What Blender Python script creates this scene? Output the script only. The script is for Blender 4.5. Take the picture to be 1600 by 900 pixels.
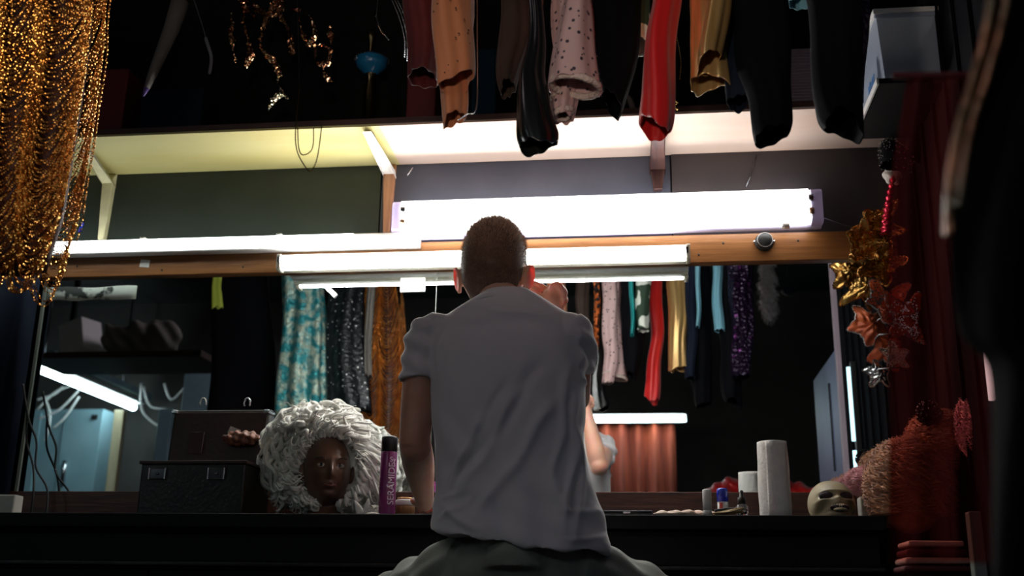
import bpy, math, random
import numpy as np
from mathutils import Vector, Matrix
random.seed(7); rng = np.random.default_rng(7)
SC = bpy.context.scene
for o in list(bpy.data.objects): bpy.data.objects.remove(o)

# ------------------------------------------------------------------ camera
F = 1700.0; W = 3.4; CZ = 0.5                      # focal length in px of a 1600 wide frame, wall distance, eye height
def _n(v): return v / np.linalg.norm(v)
nrm = _n(np.array([214., -516., -F]))
up = np.array([.015, 1., 0.]); up[2] = -(up[0]*nrm[0]+nrm[1])/nrm[2]; up = _n(up)
rgt = np.cross(nrm, up)
cam_d = bpy.data.cameras.new('camera'); cam = bpy.data.objects.new('camera', cam_d); SC.collection.objects.link(cam)
m = Matrix(((rgt[0], rgt[1], rgt[2]), (nrm[0], nrm[1], nrm[2]), (up[0], up[1], up[2]))).to_4x4()
m.translation = (0, 0, CZ); cam.matrix_world = m
cam_d.sensor_width = 36; cam_d.lens = F/1600*36; cam_d.clip_start = .02
cam_d.dof.use_dof = True; cam_d.dof.focus_distance = 2.75; cam_d.dof.aperture_fstop = 3.6
SC.camera = cam

# ------------------------------------------------------------------ world, exposure
wd = bpy.data.worlds.new('world'); SC.world = wd; wd.use_nodes = True
wd.node_tree.nodes['Background'].inputs[0].default_value = (.02, .022, .028, 1)
wd.node_tree.nodes['Background'].inputs[1].default_value = .3
SC.view_settings.view_transform = 'Standard'; SC.view_settings.look = 'None'
SC.view_settings.exposure = 0.0; SC.view_settings.gamma = 1
TUBE = 13.0                # strength of the mirror lamps
REAR = 20.0               # strength of the tubes at the back of the room
SPOT_W = 26.0            # two added off-frame spotlights that light the camera side of the clothes (watt)
FILL_W = 10.0             # added unseen overhead fill for the man's back (watt)

SPOTS = [((-.25, .30, 1.12), (-.15, 2.0, 2.15), 62, 1.0), ((-1.25, .35, 1.12), (-1.33, 2.1, 2.0), 56, .5)]
for loc, aim, ang, k in SPOTS:
    ld = bpy.data.lights.new('added_spot_light', 'SPOT'); ld.energy = SPOT_W*k; ld.color = (1, .84, .70); ld.shadow_soft_size = .04; ld.spot_size = math.radians(ang); ld.spot_blend = .5
    lo = bpy.data.objects.new('added_spot_light', ld); SC.collection.objects.link(lo); lo.location = loc
    lo.rotation_euler = (Vector(aim)-Vector(loc)).to_track_quat('-Z', 'Y').to_euler()
ld = bpy.data.lights.new('fill_light', 'AREA'); ld.energy = FILL_W; ld.color = (1, .84, .94); ld.size = 1.2
lo = bpy.data.objects.new('fill_light', ld); SC.collection.objects.link(lo); lo.location = (-2.0, -.4, 3.2)

# ------------------------------------------------------------------ helpers
def P(px, py, Y):
    "point of the depth plane y=Y seen at a pixel"
    d = np.array([px-800., -(py-450.), -F]); w = np.array([d@rgt, d@nrm, d@up]); w = w*Y/w[1]
    return np.array([w[0], Y, w[2]+CZ])
def M(px, py, y):
    "point at real depth y whose mirror image is seen at a pixel"
    p = P(px, py, 2*W-y); p[1] = y; return p
ORI = {}
def props(o, label=None, cat=None, group=None, kind=None):
    if label: o['label'] = label
    if cat: o['category'] = cat
    if group: o['group'] = group
    if kind: o['kind'] = kind
    return o
def thing(name, label, cat, loc, group=None):
    o = bpy.data.objects.new(name, None); o.empty_display_size = .05
    SC.collection.objects.link(o); o.location = [float(v) for v in loc]
    ORI[o.name] = np.array(loc, float); return props(o, label, cat, group)

class MB:
    def __init__(s): s.v = []; s.f = []; s.n = 0
    def add(s, v, f):
        v = np.asarray(v, float).reshape(-1, 3); s.v.append(v)
        s.f.extend([tuple(i+s.n for i in q) for q in f]); s.n += len(v); return s
    def grid(s, G, cu=False, cap0=False, cap1=False):
        "G[i][j] points; j closed when cu"
        G = np.asarray(G, float); a, b = G.shape[:2]; f = []
        for i in range(a-1):
            for j in range(b if cu else b-1):
                k = (j+1) % b; f.append((i*b+j, i*b+k, (i+1)*b+k, (i+1)*b+j))
        if cap0: f.append(tuple(range(b))[::-1])
        if cap1: f.append(tuple((a-1)*b+j for j in range(b)))
        return s.add(G.reshape(-1, 3), f)
    def box(s, c, sz, R=None, taper=1):
        x, y, z = [q/2 for q in sz]
        v = np.array([[i*x*(taper if k > 0 else 1), j*y*(taper if k > 0 else 1), k*z] for k in (-1, 1) for j in (-1, 1) for i in (-1, 1)], float)
        if R is not None: v = v@np.array(R).T
        return s.add(v+np.array(c), [(0, 2, 3, 1), (4, 5, 7, 6), (0, 1, 5, 4), (2, 6, 7, 3), (0, 4, 6, 2), (1, 3, 7, 5)])
    def hexa(s, v8): return s.add(v8, [(0, 2, 3, 1), (4, 5, 7, 6), (0, 1, 5, 4), (2, 6, 7, 3), (0, 4, 6, 2), (1, 3, 7, 5)])
    def tube(s, pts, r, n=8, cap=True, flat=None):
        pts = np.asarray(pts, float); m_ = len(pts); r = np.ones(m_)*r if np.isscalar(r) else np.asarray(r, float)
        T = np.gradient(pts, axis=0); T /= np.linalg.norm(T, axis=1)[:, None]+1e-9
        ref = np.array([0, 0, 1.]) if abs(T[0, 2]) < .9 else np.array([1., 0, 0]); U = np.cross(T[0], ref); U = _n(U)
        G = []
        for i in range(m_):
            U = U-(U@T[i])*T[i]; U = _n(U); V = np.cross(T[i], U)
            a = np.arange(n)*2*math.pi/n; fl = 1 if flat is None else flat
            G.append(pts[i]+r[i]*(np.cos(a)[:, None]*U+fl*np.sin(a)[:, None]*V))
        return s.grid(G, True, cap, cap)
    def cyl(s, c, r, h, n=24, axis=2, r2=None):
        c = np.array(c, float); d = np.zeros(3); d[axis] = 1
        return s.tube([c, c+d*h*.5, c+d*h], [r, (r+(r2 or r))/2, r2 or r], n)
    def lathe(s, prof, c, n=32, R=None):
        a = np.arange(n)*2*math.pi/n
        G = np.array([[[r*math.cos(t), r*math.sin(t), z] for t in a] for r, z in prof])
        if R is not None: G = G@np.array(R).T
        return s.grid(G+np.array(c), True)
    def ball(s, c, r, n=16, k=10, R=None):
        r = np.ones(3)*r; G = []
        for i in range(k+1):
            t = math.pi*(i+.001)/(k+.002)
            G.append([[r[0]*math.sin(t)*math.cos(a), r[1]*math.sin(t)*math.sin(a), -r[2]*math.cos(t)] for a in np.arange(n)*2*math.pi/n])
        G = np.array(G)
        if R is not None: G = G@np.array(R).T
        return s.grid(G+np.array(c), True, True, True)
    def beads(s, C, r):
        "octahedral beads at the points C"
        C = np.asarray(C, float).reshape(-1, 3); k = len(C)
        if not k: return s
        r = np.ones(k)*r
        D = np.array([[1, 0, 0], [-1, 0, 0], [0, 1, 0], [0, -1, 0], [0, 0, 1], [0, 0, -1]], float)
        Q, _ = np.linalg.qr(rng.normal(size=(3, 3))); D = D@Q
        V = (C[:, None, :]+r[:, None, None]*D[None]).reshape(-1, 3)
        f0 = [(0, 2, 4), (2, 1, 4), (1, 3, 4), (3, 0, 4), (2, 0, 5), (1, 2, 5), (3, 1, 5), (0, 3, 5)]
        f = [(a+6*i, b+6*i, c+6*i) for i in range(k) for a, b, c in f0]
        return s.add(V, f)
    def verts(s): return np.concatenate(s.v) if s.v else np.zeros((0, 3))
    def build(s, name, mat, parent=None, smooth=True, loc=None, mods=None, bevel=0, solid=0):
        V = s.verts()
        off = ORI[parent.name] if parent is not None else (np.array(loc, float) if loc is not None else np.array([(V[:, 0].min()+V[:, 0].max())/2, (V[:, 1].min()+V[:, 1].max())/2, V[:, 2].min()]))
        me = bpy.data.meshes.new(name); me.from_pydata((V-off).tolist(), [], s.f); me.update()
        if smooth: me.polygons.foreach_set('use_smooth', [True]*len(me.polygons))
        me.materials.append(mat); o = bpy.data.objects.new(name, me); SC.collection.objects.link(o)
        ORI[o.name] = off
        if parent is not None: o.parent = parent
        else: o.location = off
        if solid:
            q = o.modifiers.new('thickness', 'SOLIDIFY'); q.thickness = solid; q.offset = 0
        if bevel:
            q = o.modifiers.new('bevel', 'BEVEL'); q.width = bevel; q.segments = 3; q.limit_method = 'ANGLE'; q.angle_limit = .6
            if smooth:
                w_ = o.modifiers.new('wn', 'WEIGHTED_NORMAL'); w_.keep_sharp = True
        return o
def fuse(mb, voxel, smooth=6, fac=.5):
    "one continuous surface out of overlapping closed pieces"
    me = bpy.data.meshes.new('tmp'); me.from_pydata(mb.verts().tolist(), [], mb.f)
    o = bpy.data.objects.new('tmp', me); SC.collection.objects.link(o)
    r = o.modifiers.new('r', 'REMESH'); r.mode = 'VOXEL'; r.voxel_size = voxel; r.adaptivity = 0
    q = o.modifiers.new('s', 'SMOOTH'); q.iterations = smooth; q.factor = fac
    dg = bpy.context.evaluated_depsgraph_get(); e = o.evaluated_get(dg); m2 = e.to_mesh()
    V = np.empty(len(m2.vertices)*3); m2.vertices.foreach_get('co', V); V = V.reshape(-1, 3)
    N = np.empty(len(m2.vertices)*3); m2.vertices.foreach_get('normal', N); N = N.reshape(-1, 3)
    f = [tuple(p.vertices) for p in m2.polygons]; e.to_mesh_clear(); bpy.data.objects.remove(o); bpy.data.meshes.remove(me)
    return V, N, f
def smooth_path(pts, n):
    "Catmull-Rom resampling of rows of numbers"
    p = np.asarray(pts, float); k = len(p); out = []
    for t in np.linspace(0, k-1, n):
        i = min(int(t), k-2); u = t-i
        a, b, c, d = p[max(i-1, 0)], p[i], p[i+1], p[min(i+2, k-1)]
        out.append(.5*((2*b)+(c-a)*u+(2*a-5*b+4*c-d)*u*u+(3*b-3*c+d-a)*u**3))
    return np.array(out)
def rot(rx=0, ry=0, rz=0):
    return np.array((Matrix.Rotation(rz, 3, 'Z') @ Matrix.Rotation(ry, 3, 'Y') @ Matrix.Rotation(rx, 3, 'X')))
def sstep(a, b, x): t = np.clip((x-a)/(b-a), 0, 1); return t*t*(3-2*t)

# ------------------------------------------------------------------ materials
def mat(name, col, rough=.6, metal=0, col2=None, scale=8, bump=0, bscale=40, stretch=(1, 1, 1), spec=.5, sheen=0, trans=0, sss=0, sssc=(1, .25, .12), coat=0, mix=(.4, .65), detail=6, alpha=1, emit=None, es=0, kind='noise'):
    m_ = bpy.data.materials.new(name); m_.use_nodes = True; nt = m_.node_tree; b = nt.nodes['Principled BSDF']
    c4 = (*col, 1); b.inputs['Base Color'].default_value = c4; b.inputs['Roughness'].default_value = rough; b.inputs['Metallic'].default_value = metal
    b.inputs['Specular IOR Level'].default_value = spec; b.inputs['Sheen Weight'].default_value = sheen
    b.inputs['Transmission Weight'].default_value = trans; b.inputs['Coat Weight'].default_value = coat; b.inputs['Alpha'].default_value = alpha
    if sss:
        b.inputs['Subsurface Weight'].default_value = sss; b.inputs['Subsurface Radius'].default_value = sssc; b.inputs['Subsurface Scale'].default_value = .03
    if emit: b.inputs['Emission Color'].default_value = (*emit, 1); b.inputs['Emission Strength'].default_value = es
    if col2 is not None or bump:
        tc = nt.nodes.new('ShaderNodeTexCoord'); mp = nt.nodes.new('ShaderNodeMapping'); mp.inputs['Scale'].default_value = stretch
        nt.links.new(tc.outputs['Object'], mp.inputs[0])
    if col2 is not None:
        if kind == 'noise':
            t = nt.nodes.new('ShaderNodeTexNoise'); t.inputs['Scale'].default_value = scale; t.inputs['Detail'].default_value = detail; fo = t.outputs['Fac']
        else:
            t = nt.nodes.new('ShaderNodeTexVoronoi'); t.inputs['Scale'].default_value = scale; t.feature = 'F1'
            fo = t.outputs['Distance'] if kind == 'dots' else t.outputs['Color']
        r = nt.nodes.new('ShaderNodeValToRGB'); r.color_ramp.elements[0].position = mix[0]; r.color_ramp.elements[1].position = mix[1]
        r.color_ramp.elements[0].color = c4; r.color_ramp.elements[1].color = (*col2, 1)
        nt.links.new(mp.outputs[0], t.inputs['Vector']); nt.links.new(fo, r.inputs[0]); nt.links.new(r.outputs[0], b.inputs['Base Color'])
    if bump:
        t2 = nt.nodes.new('ShaderNodeTexVoronoi' if kind in ('sequin', 'cells') else 'ShaderNodeTexNoise'); t2.inputs['Scale'].default_value = bscale
        bp = nt.nodes.new('ShaderNodeBump'); bp.inputs['Strength'].default_value = bump; bp.inputs['Distance'].default_value = .01
        nt.links.new(mp.outputs[0], t2.inputs['Vector']); nt.links.new(t2.outputs[0], bp.inputs['Height']); nt.links.new(bp.outputs[0], b.inputs['Normal'])
    return m_
def glow(name, col, st):
    m_ = bpy.data.materials.new(name); m_.use_nodes = True; nt = m_.node_tree; nt.nodes.clear()
    e = nt.nodes.new('ShaderNodeEmission'); e.inputs[0].default_value = (*col, 1); e.inputs[1].default_value = st
    o = nt.nodes.new('ShaderNodeOutputMaterial'); nt.links.new(e.outputs[0], o.inputs[0]); return m_
def sheer(name, col, a, rough=.7):
    "thin see-through cloth: part light goes straight through, part is scattered"
    m_ = bpy.data.materials.new(name); m_.use_nodes = True; nt = m_.node_tree; b = nt.nodes['Principled BSDF']
    b.inputs['Base Color'].default_value = (*col, 1); b.inputs['Roughness'].default_value = rough
    tr = nt.nodes.new('ShaderNodeBsdfTransparent'); tr.inputs[0].default_value = (.80, .30, .27, 1)
    mx = nt.nodes.new('ShaderNodeMixShader'); mx.inputs[0].default_value = a
    nt.links.new(tr.outputs[0], mx.inputs[1]); nt.links.new(b.outputs[0], mx.inputs[2]); nt.links.new(mx.outputs[0], nt.nodes['Material Output'].inputs[0])
    return m_
K = {}
K['black'] = mat('black paint', (.0025, .0025, .003), .6, col2=(.005, .005, .0055), scale=6, spec=.25)
K['void'] = mat('dark wall', (.020, .019, .018), .8, col2=(.032, .029, .026), scale=2)
K['ceil'] = mat('ceiling paint', (.02, .018, .018), .9, col2=(.03, .028, .026), scale=2)
K['floor'] = mat('dark floor', (.02, .017, .015), .5, col2=(.032, .026, .022), scale=3, bump=.1, bscale=20)
K['green_panel'] = mat('green black paint', (.018, .026, .02), .55, col2=(.026, .034, .026), scale=5, bump=.05, bscale=30)
K['blue_panel'] = mat('slate paint', (.045, .05, .072), .55, col2=(.06, .064, .088), scale=5, bump=.05, bscale=30)
K['brown_panel'] = mat('brown black paint', (.045, .034, .034), .5, col2=(.03, .025, .028), scale=4, bump=.05, bscale=30)
K['wood'] = mat('varnished pine', (.30, .12, .032), .35, col2=(.16, .055, .014), scale=4, stretch=(1.2, 1, 22), bump=.1, bscale=9, mix=(.35, .8))
K['darkwood'] = mat('dark red wood', (.11, .035, .018), .4, col2=(.045, .015, .01), scale=4, stretch=(1.5, 1, 18), bump=.1, bscale=8)
K['edge'] = mat('shelf edge wood', (.07, .03, .02), .5, col2=(.04, .016, .012), scale=8, stretch=(1, 8, 8))
K['cream'] = mat('cream yellow paint', (.56, .50, .23), .5, col2=(.50, .42, .15), scale=2.2, stretch=(.6, 3, 1), mix=(.4, .7), bump=.03, bscale=20)
K['peach'] = mat('pale peach paint', (.58, .45, .38), .5, col2=(.52, .33, .24), scale=1.8, stretch=(.5, 3, 1), mix=(.45, .8), bump=.03, bscale=20)
K['bracket_cream'] = mat('cream bracket paint', (.72, .66, .42), .4, col2=(.62, .55, .33), scale=20)
K['bracket_white'] = mat('chipped white paint', (.74, .72, .68), .4, col2=(.40, .33, .28), scale=26, mix=(.6, .68))
K['bracket_brown'] = mat('brown metal', (.045, .02, .02), .35, metal=.3, col2=(.09, .04, .03), scale=12, stretch=(6, 1, .5))
K['bare_wood'] = mat('bare wood strip', (.50, .25, .13), .5, col2=(.33, .14, .07), scale=9, stretch=(6, 6, .6))
K['white_metal'] = mat('white enamel', (.82, .82, .80), .35, col2=(.74, .74, .71), scale=7)
K['yellowed'] = mat('yellowed white enamel', (.62, .60, .48), .4)
K['lilac'] = mat('lilac translucent plastic', (.62, .56, .74), .25, trans=.35, col2=(.55, .50, .68), scale=5)
K['tube'] = glow('fluorescent glow', (.93, 1.0, .98), TUBE)
K['low_tube'] = glow('lower lamp glow', (1.0, .99, .96), TUBE*3.9)
K['tube_warm'] = glow('diffuser glow', (1.0, .985, .96), TUBE*.66)
K['rear'] = glow('rear tube glow', (.74, .95, 1.0), REAR)
K['dim'] = glow('thin cyan tube glow', (.55, .9, 1), 2.2)
K['mirror'] = mat('mirror silver', (.80, .84, .84), .0, metal=1)
K['mirror_edge'] = mat('mirror edge', (.30, .34, .30), .3)
K['skin'] = mat('fair skin', (.56, .31, .22), .5, sss=.9, sheen=.25, col2=(.50, .25, .18), scale=14, bump=.04, bscale=220)
K['shirt'] = mat('white cotton jersey', (.62, .60, .62), .85, sheen=.7, bump=.05, bscale=260, col2=(.57, .55, .575), scale=5)
K['trouser'] = mat('grey green cotton twill', (.22, .24, .20), .75, sheen=.2, bump=.1, bscale=200, col2=(.18, .195, .165), scale=6)
K['hair_tip'] = mat('brown hair tips', (.42, .25, .16), .4, sheen=.6)
K['hair'] = mat('short brown hair', (.085, .042, .028), .6, spec=.2, sheen=.2, col2=(.13, .07, .045), scale=60)
K['leather'] = mat('dark leather', (.012, .010, .010), .35, col2=(.02, .016, .014), scale=30, bump=.15, bscale=90)
K['lining'] = mat('brown leather lining', (.045, .014, .010), .45, col2=(.025, .009, .007), scale=8, bump=.15, bscale=60)
K['steel'] = mat('polished steel', (.72, .72, .74), .22, metal=1)
K['chrome_dark'] = mat('dark steel', (.12, .12, .13), .25, metal=1)
K['rubber'] = mat('black rubber', (.012, .012, .012), .45)
K['socket'] = mat('white switch plastic', (.62, .60, .54), .35, col2=(.50, .49, .44), scale=12)
K['mann'] = mat('dark brown vinyl skin', (.17, .085, .055), .33, col2=(.15, .07, .046), scale=9, spec=.6)
K['eye'] = mat('painted eye white', (.55, .50, .44), .15)
K['iris'] = mat('dark iris', (.02, .012, .01), .1)
K['lip'] = mat('brown pink lip paint', (.19, .07, .06), .3)
K['white_hair'] = mat('white wig fibre', (.90, .89, .85), .5, sheen=.6, col2=(.82, .80, .72), scale=30, stretch=(1, 1, 1))
K['copper_hair'] = mat('copper wig fibre', (.62, .26, .10), .45, col2=(.34, .11, .04), scale=30, sheen=.4)
K['pink_hair'] = mat('pink wig fibre', (.80, .34, .36), .5, col2=(.66, .24, .28), scale=30, sheen=.4)
K['purple'] = mat('purple bottle plastic', (.20, .018, .13), .3, col2=(.16, .014, .11), scale=3, coat=.4)
K['blackcap'] = mat('black cap plastic', (.015, .014, .018), .35)
K['print'] = mat('pale print ink', (.78, .70, .78), .5)
K['paper'] = mat('tissue paper', (.88, .85, .81), .9, col2=(.80, .77, .73), scale=40, bump=.25, bscale=90)
K['whitep'] = mat('white plastic', (.72, .70, .68), .35)
K['bluecap'] = mat('blue cap plastic', (.012, .03, .50), .25, coat=.5)
K['redlab'] = mat('red label print', (.55, .05, .03), .4)
K['glass'] = mat('clear glass', (.85, .80, .78), .08, trans=.85)
K['bone'] = mat('bone yellow plastic', (.50, .43, .27), .42, col2=(.40, .33, .19), scale=12, coat=.2)
K['teeth'] = mat('ivory teeth', (.68, .60, .42), .3)
K['hollow'] = mat('dark socket paint', (.03, .015, .02), .6)
K['pinkcloth'] = mat('pale pink cloth', (.76, .60, .50), .8, col2=(.62, .44, .36), scale=18, bump=.2, bscale=60)
K['brush'] = mat('straw bristles', (.50, .36, .16), .5, col2=(.30, .2, .08), scale=40, stretch=(1, 12, 12))
K['gold'] = mat('gold metal leaf', (.78, .50, .16), .28, metal=1, col2=(.55, .30, .08), scale=14, bump=.5, bscale=45)
K['goldbead'] = mat('gold beads', (1.0, .50, .12), .28, metal=1, col2=(.55, .19, .03), scale=26, mix=(.35, .7))
K['goldcloth'] = mat('dark bronze underdress', (.05, .014, .006), .5, metal=.2, col2=(.10, .03, .015), scale=20)
K['foil'] = mat('crumpled bronze foil', (.60, .36, .20), .16, metal=1, col2=(.30, .10, .06), scale=8, bump=1, bscale=18)
K['silverbead'] = mat('silver beads', (.75, .76, .78), .18, metal=1)
K['darkchain'] = mat('dark brass chain', (.22, .17, .08), .25, metal=1)
K['orange'] = mat('orange satin', (.85, .16, .03), .4, col2=(.62, .09, .02), scale=8, sheen=.3, bump=.2, bscale=30)
K['tan'] = mat('burnt orange lycra', (.62, .22, .09), .6, col2=(.52, .17, .07), scale=7, sheen=.3, bump=.15, bscale=26)
K['jet'] = mat('glossy black vinyl', (.008, .009, .010), .22, bump=.25, bscale=8)
K['blk'] = mat('black velvet', (.004, .004, .006), .9, spec=.08)
K['navy'] = mat('navy velvet', (.010, .014, .028), .85, spec=.08, col2=(.014, .02, .034), scale=6)
K['brownk'] = mat('dark brown knit', (.055, .036, .03), .9, spec=.08, col2=(.04, .025, .02), scale=9)
K['pink'] = mat('dusty pink stretch cloth with dark dots', (.04, .03, .045), .6, col2=(.66, .43, .42), kind='dots', scale=62, mix=(.20, .26))
K['fur'] = mat('cream trim fur', (.74, .58, .52), .95, bump=.8, bscale=120)
K['red'] = mat('scarlet satin', (.72, .012, .012), .42, sheen=.2, bump=.1, bscale=10)
K['maroon'] = mat('maroon cloth', (.10, .008, .010), .8, col2=(.07, .006, .008), scale=6)
K['satin'] = mat('old gold satin', (.78, .50, .20), .26, metal=.55, col2=(.62, .36, .12), scale=3, stretch=(9, 9, .6))
K['teal'] = mat('teal lycra', (.01, .34, .34), .5)
K['lblue'] = mat('light blue cotton', (.22, .50, .62), .8, col2=(.18, .44, .56), scale=8)
K['camo'] = mat('green white printed cloth', (.03, .06, .035), .7, col2=(.80, .82, .74), kind='noise', scale=16, mix=(.50, .52), detail=1)
K['purpseq'] = mat('black purple sequins', (.02, .008, .03), .3, metal=.5, col2=(.16, .03, .17), kind='cells', scale=60, mix=(.80, .88), bump=1, bscale=60)
K['tealseq'] = mat('turquoise floral sequins', (.03, .30, .34), .3, metal=.45, col2=(.55, .62, .50), kind='noise', scale=24, mix=(.42, .62), bump=.8, bscale=80)
K['blkseq'] = mat('black sequins with silver drops', (.6, .6, .6), .3, metal=.3, col2=(.010, .012, .016), kind='dots', scale=44, mix=(.12, .18), bump=.5, bscale=60)
K['orseq'] = mat('orange black sequins', (.02, .01, .01), .35, metal=.4, col2=(.85, .20, .04), kind='cells', scale=70, mix=(.4, .5), bump=1, bscale=80)
K['greylace'] = mat('silver grey lace', (.50, .49, .55), .5, col2=(.30, .29, .36), kind='dots', scale=90, mix=(.3, .5), bump=.6, bscale=90)
K['white_fur'] = mat('white fluffy feather', (.80, .78, .78), .95, bump=1, bscale=60)
K['grey'] = mat('grey cloth', (.20, .18, .16), .9, col2=(.12, .11, .10), scale=5, bump=.3, bscale=12)
K['ply'] = mat('pale blue cupboard paint', (.32, .50, .56), .6, col2=(.26, .44, .50), scale=3)
K['post'] = mat('pale wood post', (.55, .47, .30), .5, col2=(.46, .38, .23), scale=8, stretch=(6, 6, .5))
K['orcurt'] = mat('rust orange curtain', (.42, .07, .025), .8, col2=(.17, .02, .008), scale=5, stretch=(5, 1, .4), mix=(.3, .7))
K['bluepanel'] = mat('blue grey door paint', (.18, .21, .38), .5, col2=(.14, .17, .32), scale=3)
K['pinkpost'] = mat('lilac grey trim', (.46, .36, .42), .5)
K['tub'] = mat('frosted storage plastic', (.40, .45, .56), .3, alpha=.5)
K['label_blue'] = mat('blue print', (.08, .20, .46), .5)
K['rib'] = mat('grey ribbed plastic', (.30, .25, .29), .5)
K['rtulle'] = sheer('red tulle', (.30, .010, .012), .30)
K['dredcloth'] = mat('deep red velvet', (.16, .010, .012), .7, col2=(.10, .006, .008), scale=6)
K['crimson'] = mat('crimson foil fabric', (.62, .015, .06), .22, metal=.6, col2=(.4, .01, .03), scale=12, bump=.8, bscale=35)
K['coppertrim'] = mat('copper sequin trim', (.50, .22, .12), .35, metal=.7, col2=(.2, .16, .10), scale=30, bump=.8, bscale=60)
K['greypost'] = mat('grey green post', (.16, .18, .15), .5)
K['cloth_teal'] = mat('dark teal glass', (.004, .022, .04), .12, coat=.6)
K['blueglass'] = mat('blue glass', (.01, .14, .30), .1, coat=.6)
K['bluetape'] = mat('bright blue tape', (.02, .06, .75), .3)

# ------------------------------------------------------------------ the room
DZ = .762                                           # desk top
SH = P(590, 197, 3.08)[2]                           # underside of the shelf
MZ0, MZ1 = .868, 1.597                              # mirror
RZ = 1.692                                          # top of the pine rail
def struct(o): o['kind'] = 'structure'; return o
XL, XR, YB, ZC = -6.3, 1.9, -2.7, 3.3
struct(MB().box(((XL+XR)/2, (YB+3.6)/2, -.03), (XR-XL+.2, 3.6-YB, .06)).build('floor', K['floor'], smooth=False))
struct(MB().box(((XL+XR)/2, (YB+3.6)/2, ZC+.03), (XR-XL+.2, 3.6-YB, .06)).build('ceiling', K['ceil'], smooth=False))
wb = struct(MB().box(((XL+XR)/2, W+.06, ZC/2), (XR-XL+.2, .12, ZC)).build('wall_back', mat('black wall', (.008, .008, .008), .9, spec=.1), smooth=False))
struct(MB().box((XL-.05, (YB+3.4)/2, ZC/2), (.1, 3.4-YB, ZC)).build('wall_left', K['void'], smooth=False))
struct(MB().box((XR+.05, (YB+3.4)/2, ZC/2), (.1, 3.4-YB, ZC)).build('wall_right', K['void'], smooth=False))
struct(MB().box(((XL+XR)/2, YB-.05, ZC/2), (XR-XL+.2, .1, ZC)).build('wall_rear', mat('grey brown wall', (.075, .07, .062), .85, col2=(.05, .047, .042), scale=2), smooth=False))
# painted panels between the shelf and the rail
xs = [P(-40, 340, W)[0], P(594, 340, W)[0], P(1049, 300, W)[0], P(1420, 300, W)[0]]
for i, (k_, d_) in enumerate((('green_panel', .008), ('blue_panel', .008), ('brown_panel', .018))):
    z0, z1 = RZ-.02, SH+.0
    MB().box(((xs[i]+xs[i+1])/2, W-d_/2, (z0+z1)/2), (xs[i+1]-xs[i]-.004, d_, z1-z0)).build('panel', K[k_], wb, smooth=False, bevel=.0015)
# pine rail above the mirror
rl, rr = P(40, 420, W)[0], P(1400, 400, W)[0]
t = struct(MB().box(((rl+rr)/2, W-.014, (MZ1+RZ)/2), (rr-rl, .028, RZ-MZ1)).build('trim_1', K['wood'], bevel=.003))
for px, py in ((102, 423), (121, 416), (253, 422), (380, 417), (1092, 398), (1247, 376), (1130, 380)):
    p = P(px, py, W-.028); MB().cyl((p[0], W-.0295, p[2]), .0035, .002, 10, 1).build('nail_hole', K['rubber'], t)
# mirror panes with a seam
seam = P(682, 470, W)[0]; ml = P(60, 560, W)[0]; mr = P(1412, 560, W)[0]
tm = thing('wall_mirror', 'long wall mirror in two panes between the pine rail and the black counter', 'mirror', ((ml+mr)/2, W-.004, MZ0))
for a, b in ((ml, seam-.0012), (seam+.0012, mr)):
    MB().box(((a+b)/2, W-.004, (MZ0+MZ1)/2-.004), (b-a, .008, MZ1-MZ0+.012)).build('mirror_pane', K['mirror'], tm, smooth=False)
MB().box((seam, W-.0045, (MZ0+MZ1)/2), (.0022, .0075, MZ1-MZ0)).build('seam', K['mirror_edge'], tm, smooth=False)
MB().box((ml-.006, W-.006, (MZ0+MZ1)/2), (.010, .012, MZ1-MZ0)).build('edge_strip', K['mirror_edge'], tm, smooth=False)
# wooden upstand behind the counter
struct(MB().box(((ml+mr)/2+.1, W-.012, (DZ+MZ0)/2), (mr-ml+1.2, .024, MZ0-DZ)).build('trim_2', K['darkwood'], bevel=.002))

# ------------------------------------------------------------------ counter
cl, cr = -2.9, P(1384, 806, 2.95)[0]
td = thing('counter', 'black dressing counter running along the wall under the mirror', 'counter', ((cl+cr)/2, 3.17, 0))
MB().box(((cl+cr)/2, 3.165, DZ-.019), (cr-cl, .43, .038)).build('countertop', K['black'], td, bevel=.003)
MB().box(((cl+cr)/2, 3.19, DZ-.038-.045), (cr-cl-.02, .37, .09)).build('apron', K['black'], td, bevel=.002)
MB().box(((cl+cr)/2, 2.985, DZ-.135), (cr-cl-.01, .02, .012)).build('ledge', K['leather'], td, bevel=.003)
w_ = (cr-cl-.03)/7
for i in range(7):
    MB().box((cl+.015+w_*(i+.5), 3.02, .34), (w_-.006, .02, .54)).build('door', K['black'], td, bevel=.002)
MB().box(((cl+cr)/2, 3.215, .31), (cr-cl-.03, .35, .62)).build('carcass', K['black'], td, bevel=.002)

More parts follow.
